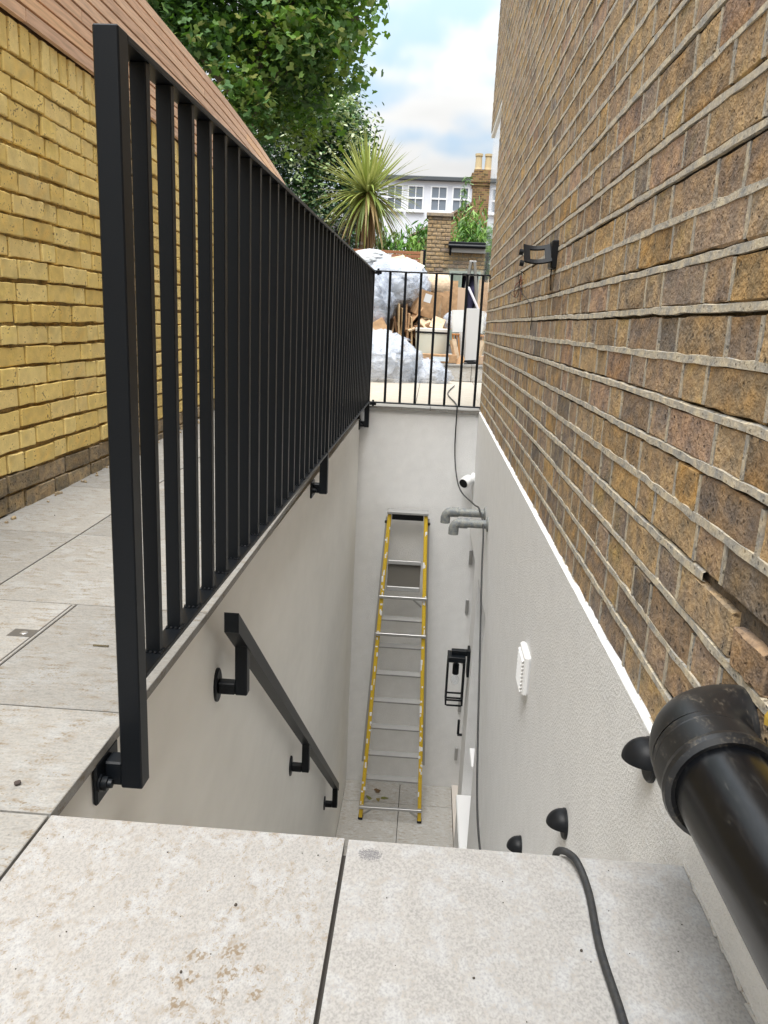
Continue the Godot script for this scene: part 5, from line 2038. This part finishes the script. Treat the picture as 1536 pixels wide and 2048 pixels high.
		loose("cardboard_sheet" if e[3] != M.card_dark else "carton", panel(e[0], e[1], e[2]), e[3], e[4], "cardboard")
	var br := RandomNumberGenerator.new()
	br.seed = 31
	var places := ["left of the upright boards", "crossing the upright boards low down", "rising behind the second bar", "between the upright boards and the drum", "over the dark hollow of the heap", "lowest, above the plastic sheet", "steepest, beside the tilted brown box"]
	for e in places.size():
		st0 = begin()
		box(st0, V(-0.50 + e * 0.055, 0.50 + 0.35 * br.randf(), 9.93 + 0.02 * e), Vector3(0.016, br.randf_range(0.22, 0.42), br.randf_range(0.05, 0.09)), Basis.from_euler(Vector3(br.randf_range(-0.4, 0.4), br.randf_range(-0.6, 0.6), br.randf_range(-0.9, 0.9))), 0.002)
		loose("broken_board", st0, [M.card, M.card_dark, M.timber][e % 3], "broken brown board in the heap, " + places[e], "board", "broken boards in the heap")
	# white drum with a black clamp ring
	var d := thing("plastic_drum", "white plastic drum with a black ring under its lid", "drum", V(0.0, 0.29, 9.62))
	var st := begin()
	lathe(st, [Vector2(0.0, 0.0), Vector2(0.165, 0.0), Vector2(0.178, 0.01), Vector2(0.198, 0.335)], Transform3D.IDENTITY, 36)
	part(d, "body", st, mat(lin(0.62, 0.63, 0.55), 0.5))
	st = begin()
	lathe(st, [Vector2(0.199, 0.332), Vector2(0.205, 0.336), Vector2(0.205, 0.352), Vector2(0.199, 0.356)], Transform3D.IDENTITY, 36)
	part(d, "clamp_ring", st, M.black_plastic)
	st = begin()
	lathe(st, [Vector2(0.202, 0.354), Vector2(0.204, 0.385), Vector2(0.198, 0.394), Vector2(0.18, 0.392), Vector2(0.17, 0.384), Vector2(0.0, 0.386)], Transform3D.IDENTITY, 36)
	part(d, "lid", st, mat(lin(0.74, 0.73, 0.68), 0.5))
	# flat parcel with a label
	var fl := thing("flat_carton", "flattened brown carton with a blue and white label on the terrace edge", "cardboard box", V(0.10, 0.345, 9.35))
	st = begin()
	box(st, Vector3.ZERO, Vector3(0.40, 0.095, 0.14), Basis(Vector3.UP, 0.08), 0.004)
	part(fl, "carton", st, M.card)
	st = begin()
	box(st, Vector3(0.01, -0.005, 0.0715), Vector3(0.20, 0.05, 0.001), Basis(Vector3.UP, 0.08))
	part(fl, "label", st, mat(lin(0.62, 0.70, 0.76), 0.5))
	st = begin()
	box(st, Vector3(0.24, -0.01, 0.02), Vector3(0.12, 0.11, 0.006), Basis.from_euler(Vector3(-0.6, -0.4, 0.5)))
	part(fl, "flap", st, M.card)
	# white panels standing at the right
	loose("white_board", panel(V(0.475, 0.61, 9.55), Vector3(0.155, 0.64, 0.10), Vector3(-0.02, 0.12, 0.02)), mat(lin(0.60, 0.60, 0.60), 0.6), "tall white board standing at the right of the drum", "board")
	loose("white_board", panel(V(0.325, 0.78, 9.75), Vector3(0.19, 0.26, 0.05), Vector3(-0.04, 0.3, 0.05)), mat(lin(0.70, 0.72, 0.72), 0.6), "white board end behind the tall white board", "board")
	loose("white_board", panel(V(0.375, 0.47, 9.6), Vector3(0.08, 0.36, 0.05), Vector3(-0.05, 0.4, 0.02)), mat(lin(0.66, 0.66, 0.65), 0.6), "narrow white strip between the stool legs and the tall board", "board")
	loose("foam_sheet", panel(V(0.625, 0.62, 9.75), Vector3(0.12, 0.5, 0.02), Vector3(-0.1, 0.5, -0.06)), mat(lin(0.74, 0.68, 0.44), 0.7), "cream yellow sheet beside the foot of the brick house", "board")
	var sl := thing("wooden_stool", "brown wooden stool legs beside the drum", "stool", V(0.28, 0.29, 9.5))
	st = begin()
	box(st, Vector3(0.0, 0.335, 0), Vector3(0.09, 0.02, 0.16), Basis.IDENTITY, 0.003)
	part(sl, "seat_rail", st, mat(lin(0.40, 0.17, 0.05), 0.5))
	for e in [[-0.035, -0.01, 0.05], [0.03, 0.07, 0.05], [0.0, 0.04, -0.06]]:
		st = begin()
		bar(st, Vector3(e[0], 0.33, e[2]), Vector3(e[1], 0.0, e[2] * 1.2), 0.02, 0.03, 0.003)
		part(sl, "leg", st, mat(lin(0.46, 0.22, 0.08), 0.5))
	st = begin()
	var coil := []
	for k in 60:
		var a := k * 0.42
		coil.append(V(0.47 + 0.075 * cos(a), 0.305 + 0.02 * sin(a * 0.3) + 0.0004 * k, 9.28 + 0.05 * sin(a)))
	tube(st, coil, 0.006, 6)
	loose("coiled_cable", st, M.black_plastic, "black coiled cable on the terrace edge in front of the tall white board", "cable")
	loose("tool_roll", crumple(V(0.62, 0.78, 9.6), Vector3(0.05, 0.045, 0.06), 51, 0.3, 0.9, 0, 18, 12), mat(lin(0.10, 0.10, 0.14), 0.7), "dark bundle on the cream sheet beside the brick corner", "bundle")
	# sticks
	st = begin()
	bar(st, V(0.26, 1.29, 11.0), V(0.44, 0.70, 10.9), 0.03, 0.02, 0.002)
	loose("timber_batten", st, mat(lin(0.72, 0.64, 0.42), 0.7), "pale timber batten leaning left of the doorway", "batten")
	st = begin()
	bar(st, V(0.455, 1.24, 11.0), V(0.69, 0.80, 10.9), 0.045, 0.02, 0.002)
	loose("metal_strip", st, mat(lin(0.66, 0.66, 0.74), 0.5), "pale grey strip leaning across the dark doorway", "strip")
	loose("cardboard_roll", curl(V(0.72, 1.13, 11.0), 0.13, 0.42, -1.0, 3.9, Basis(Vector3(0, 0, 1), PI / 2)), M.card_pale, "pale upright roll of card at the corner of the brick house", "cardboard roll")
	loose("cardboard_sheet", panel(V(0.74, 0.80, 10.7), Vector3(0.20, 0.36, 0.01), Vector3(-0.1, -0.3, 0.05)), M.card_pale, "pale card sheet below the upright roll by the house corner", "cardboard")


# ------------------------------------------------------------------ worker and ladder in the far doorway
func doorway_scene() -> void:
	var l := thing("trestle_ladder", "open grey stepladder standing in front of the far doorway", "ladder", V(0.80, 0.29, 18.2))
	for e in [[-0.26, 0.2, -0.04], [-0.22, -0.2, -0.02], [0.30, 0.2, 0.05], [0.26, -0.2, 0.06]]:
		var st := begin()
		bar(st, Vector3(e[0], 0, e[1]), Vector3(e[2], 1.82, e[1] * 0.5), 0.06, 0.03, 0.004)
		part(l, "leg", st, mat(lin(0.20, 0.19, 0.17), 0.5))
	for k in 5:
		var s := 0.16 + k * 0.17
		var st := begin()
		bar(st, Vector3(lerpf(-0.26, -0.04, s), 1.82 * s, 0.2 - 0.1 * s), Vector3(lerpf(-0.22, -0.02, s), 1.82 * s, -0.2 + 0.1 * s), 0.05, 0.02, 0.003)
		part(l, "tread", st, M.aluminium)
	var st := begin()
	box(st, Vector3(0.01, 1.83, 0), Vector3(0.16, 0.03, 0.22), Basis.IDENTITY, 0.005)
	part(l, "top_cap", st, M.galvanised)
	var hop := begin()
	box(hop, V(0.93, 0.48, 19.35), Vector3(0.5, 0.38, 0.4), Basis.IDENTITY, 0.01)
	loose("hop_up", hop, M.timber, "low timber box that the person in the doorway stands on", "box")
	# the person, bent forward into the doorway, seen from behind
	var p := thing("person", "person in a navy top bending forward into the dark doorway", "person", V(0.95, 0.67, 19.3))
	var navy := mat(lin(0.055, 0.05, 0.11), 0.9)
	var bones := [
		[Vector3(-0.09, 0.05, 0.02), Vector3(-0.09, 0.44, 0.0), 0.05, 0.062], [Vector3(-0.09, 0.44, 0.0), Vector3(-0.08, 0.84, 0.03), 0.065, 0.095],
		[Vector3(0.09, 0.05, 0.02), Vector3(0.09, 0.44, 0.0), 0.05, 0.062], [Vector3(0.09, 0.44, 0.0), Vector3(0.08, 0.84, 0.03), 0.065, 0.095],
		[Vector3(-0.09, 0.03, 0.03), Vector3(-0.09, 0.03, -0.15), 0.04, 0.035], [Vector3(0.09, 0.03, 0.03), Vector3(0.09, 0.03, -0.15), 0.04, 0.035],
		[Vector3(0, 0.88, 0.04), Vector3(0, 1.0, -0.03), 0.145, 0.14], [Vector3(0, 1.0, -0.03), Vector3(0, 1.22, -0.28), 0.14, 0.155],
		[Vector3(-0.15, 1.24, -0.28), Vector3(0.15, 1.24, -0.28), 0.07, 0.07], [Vector3(0, 1.25, -0.30), Vector3(0, 1.29, -0.42), 0.055, 0.055],
		[Vector3(-0.2, 1.23, -0.3), Vector3(-0.25, 0.98, -0.38), 0.055, 0.045], [Vector3(-0.25, 0.98, -0.38), Vector3(-0.17, 0.86, -0.58), 0.043, 0.034],
		[Vector3(0.2, 1.23, -0.3), Vector3(0.25, 0.98, -0.38), 0.055, 0.045], [Vector3(0.25, 0.98, -0.38), Vector3(0.17, 0.86, -0.58), 0.043, 0.034],
		[Vector3(0, 1.31, -0.46), Vector3(0, 1.35, -0.52), 0.085, 0.075]]
	for s in [-1.0, 1.0]:
		bones.append([Vector3(0.17 * s, 0.86, -0.58), Vector3(0.155 * s, 0.845, -0.66), 0.03, 0.026])
		for f in 4:
			bones.append([Vector3((0.175 - 0.014 * f) * s, 0.845, -0.66), Vector3((0.165 - 0.012 * f) * s, 0.80, -0.725 + 0.004 * f * f), 0.009, 0.007])
		bones.append([Vector3(0.14 * s, 0.85, -0.62), Vector3(0.11 * s, 0.815, -0.67), 0.010, 0.008])
	var body := flesh(bones, 0.022, 0.05)
	put(p, "body", body, navy)
	st = begin()
	lathe(st, [Vector2(0.0, 0.10), Vector2(0.06, 0.085), Vector2(0.088, 0.04), Vector2(0.09, 0.0), Vector2(0.08, -0.03)], Transform3D(Basis(Vector3.RIGHT, -0.9), Vector3(0, 1.34, -0.49)), 16)
	part(p, "hair", st, mat(lin(0.03, 0.02, 0.015), 0.8))


func bone_distance(q: Vector3, b: Array) -> float:
	var ab: Vector3 = b[1] - b[0]
	var t := clampf((q - b[0]).dot(ab) / ab.length_squared(), 0.0, 1.0)
	return q.distance_to(b[0] + ab * t) - lerpf(b[2], b[3], t)


# tapered capsules joined with a smooth minimum, meshed as surface nets
func flesh(bones: Array, cell: float, k: float) -> ArrayMesh:
	var lo := Vector3.ONE * 1e9
	var hi := -lo
	for b in bones:
		for e in 2:
			var rr: float = b[2 + e] + 2.5 * cell
			lo = lo.min(b[e] - Vector3.ONE * rr)
			hi = hi.max(b[e] + Vector3.ONE * rr)
	var n := Vector3i(((hi - lo) / cell).ceil()) + Vector3i.ONE
	var f := PackedFloat32Array()
	f.resize(n.x * n.y * n.z)
	f.fill(0.2)
	for b in bones:
		var rr: float = maxf(b[2], b[3]) + k + 2.0 * cell
		var a := Vector3i((b[0].min(b[1]) - Vector3.ONE * rr - lo) / cell).clamp(Vector3i.ZERO, n - Vector3i.ONE)
		var c := Vector3i((b[0].max(b[1]) + Vector3.ONE * rr - lo) / cell).clamp(Vector3i.ZERO, n - Vector3i.ONE)
		for z in range(a.z, c.z + 1):
			for y in range(a.y, c.y + 1):
				for x in range(a.x, c.x + 1):
					var id := (z * n.y + y) * n.x + x
					var d := bone_distance(lo + Vector3(x, y, z) * cell, b)
					var o := f[id]
					var kk := minf(k, maxf(b[2], b[3]))
					var h := clampf(0.5 + 0.5 * (o - d) / kk, 0.0, 1.0)
					f[id] = lerpf(o, d, h) - kk * h * (1.0 - h) * (1.0 if o < 0.19 else 0.0)
	var vert := {}
	var pos: Array[Vector3] = []
	var st := begin()
	var step := [1, n.x, n.x * n.y]
	for z in n.z - 1:
		for y in n.y - 1:
			for x in n.x - 1:
				var id := (z * n.y + y) * n.x + x
				var s := Vector3.ZERO
				var m := 0
				for e in [[0, 1], [0, 2], [0, 4], [1, 3], [1, 5], [2, 3], [2, 6], [3, 7], [4, 5], [4, 6], [5, 7], [6, 7]]:
					var u: int = id + (e[0] & 1) + ((e[0] >> 1) & 1) * step[1] + (e[0] >> 2) * step[2]
					var v: int = id + (e[1] & 1) + ((e[1] >> 1) & 1) * step[1] + (e[1] >> 2) * step[2]
					if (f[u] < 0.0) != (f[v] < 0.0):
						var t := f[u] / (f[u] - f[v])
						s += Vector3(e[0] & 1, (e[0] >> 1) & 1, e[0] >> 2).lerp(Vector3(e[1] & 1, (e[1] >> 1) & 1, e[1] >> 2), t)
						m += 1
				if m:
					vert[id] = pos.size()
					pos.append(lo + (Vector3(x, y, z) + s / m) * cell)
	st.set_smooth_group(0)
	for id in vert:
		for ax in 3:
			var u: int = step[(ax + 1) % 3]
			var v: int = step[(ax + 2) % 3]
			var other: int = id + step[ax]
			if other >= f.size() or (f[id] < 0.0) == (f[other] < 0.0):
				continue
			if not (vert.has(id - u) and vert.has(id - v) and vert.has(id - u - v)):
				continue
			var q := [pos[vert[id]], pos[vert[id - u]], pos[vert[id - u - v]], pos[vert[id - v]]]
			var order := [0, 2, 1, 0, 3, 2] if f[id] < 0.0 else [0, 1, 2, 0, 2, 3]
			for e in order:
				st.add_vertex(q[e])
	st.index()
	st.generate_normals()
	return st.commit()


# ------------------------------------------------------------------ crumbs, chips, dead leaves
func small_litter() -> void:
	var r := RandomNumberGenerator.new()
	r.seed = 8
	var st := begin()
	for k in 260:
		var x := r.randf_range(-1.4, 0.39)
		var d := r.randf_range(0.5, 0.96)
		if k < 150 and x > -0.08 and r.randf() < 0.6:
			continue
		if k > 150:
			x = r.randf_range(-1.42, -0.53)
			d = r.randf_range(0.98, 5.5)
		if r.randf() < 0.3 and x < -0.5 and d > 1.6:
			x = wall_x(d) + absf(r.randfn()) * 0.06 + 0.02
		var s := 0.0009 + 0.0022 * pow(r.randf(), 5.0)
		if r.randf() < 0.04:
			s *= 1.7
		box(st, V(x, fall(d) + s * 0.4, d), Vector3(s * r.randf_range(1.0, 2.0), s, s * r.randf_range(0.8, 1.6)), Basis(Vector3.UP, r.randf() * TAU), s * 0.3)
	var g := part(self, "soil_crumbs", st, mat(lin(0.06, 0.05, 0.04), 0.95))
	g.set_meta("kind", "stuff")
	tag(g, "dark soil crumbs scattered over the pale paving slabs", "crumbs")
	# chips of brick along the foot of the yellow wall
	st = begin()
	for k in 45:
		var d := r.randf_range(2.0, 5.0)
		var s := r.randf_range(0.004, 0.013)
		box(st, V(wall_x(d) + r.randf_range(0.005, 0.045), fall(d) + s * 0.35, d), Vector3(s * 1.5, s, s), Basis(Vector3(r.randf(), 1, r.randf()).normalized(), r.randf() * TAU), s * 0.2)
	var c := part(self, "brick_chips", st, M.grimy[2])
	c.set_meta("kind", "stuff")
	tag(c, "small chips of brick and mortar along the foot of the yellow wall", "rubble")
	# leaves swept into the end of the well
	var lm := []
	for q in [Color(0.20, 0.21, 0.04), Color(0.16, 0.09, 0.04), Color(0.28, 0.22, 0.06)]:
		lm.append(leaf_mat(q.linear_to_srgb(), 0.2, false))
	var where := [[-0.33, 5.86, "olive leaf on the well floor, furthest left"], [-0.25, 5.93, "brown leaf on the well floor close to the end wall"], [-0.22, 5.78, "olive leaf on the well floor in the middle of the three"], [-0.14, 5.84, "curled olive leaf beside the joint of the well floor"]]
	for k in where.size():
		var e = where[k]
		var o := put(self, "fallen_leaf", long_leaf(0.11, 0.035, 0.02) if k != 1 else lobed_leaf(0.045), lm[k % 3], Transform3D(Basis(Vector3.UP, 0.7 + k * 1.3), V(e[0], -3.183, e[1])))
		tag(o, e[2], "leaf", "leaves on the well floor")
	# pebble and twig on the left slab
	st = begin()
	box(st, V(-0.60, 0.004, 1.04), Vector3(0.010, 0.006, 0.008), Basis(Vector3(0.3, 1, 0.2).normalized(), 0.6), 0.002)
	loose("mud_flake", st, mat(lin(0.07, 0.055, 0.05), 0.95), "dark flake of mud near the corner of the left slab", "mud")
	st = begin()
	bar(st, V(-0.705, 0.003, 1.56), V(-0.67, 0.003, 1.56), 0.003, 0.003)
	loose("twig", st, M.bark, "short straight twig lying on the slab by the access cover", "twig")
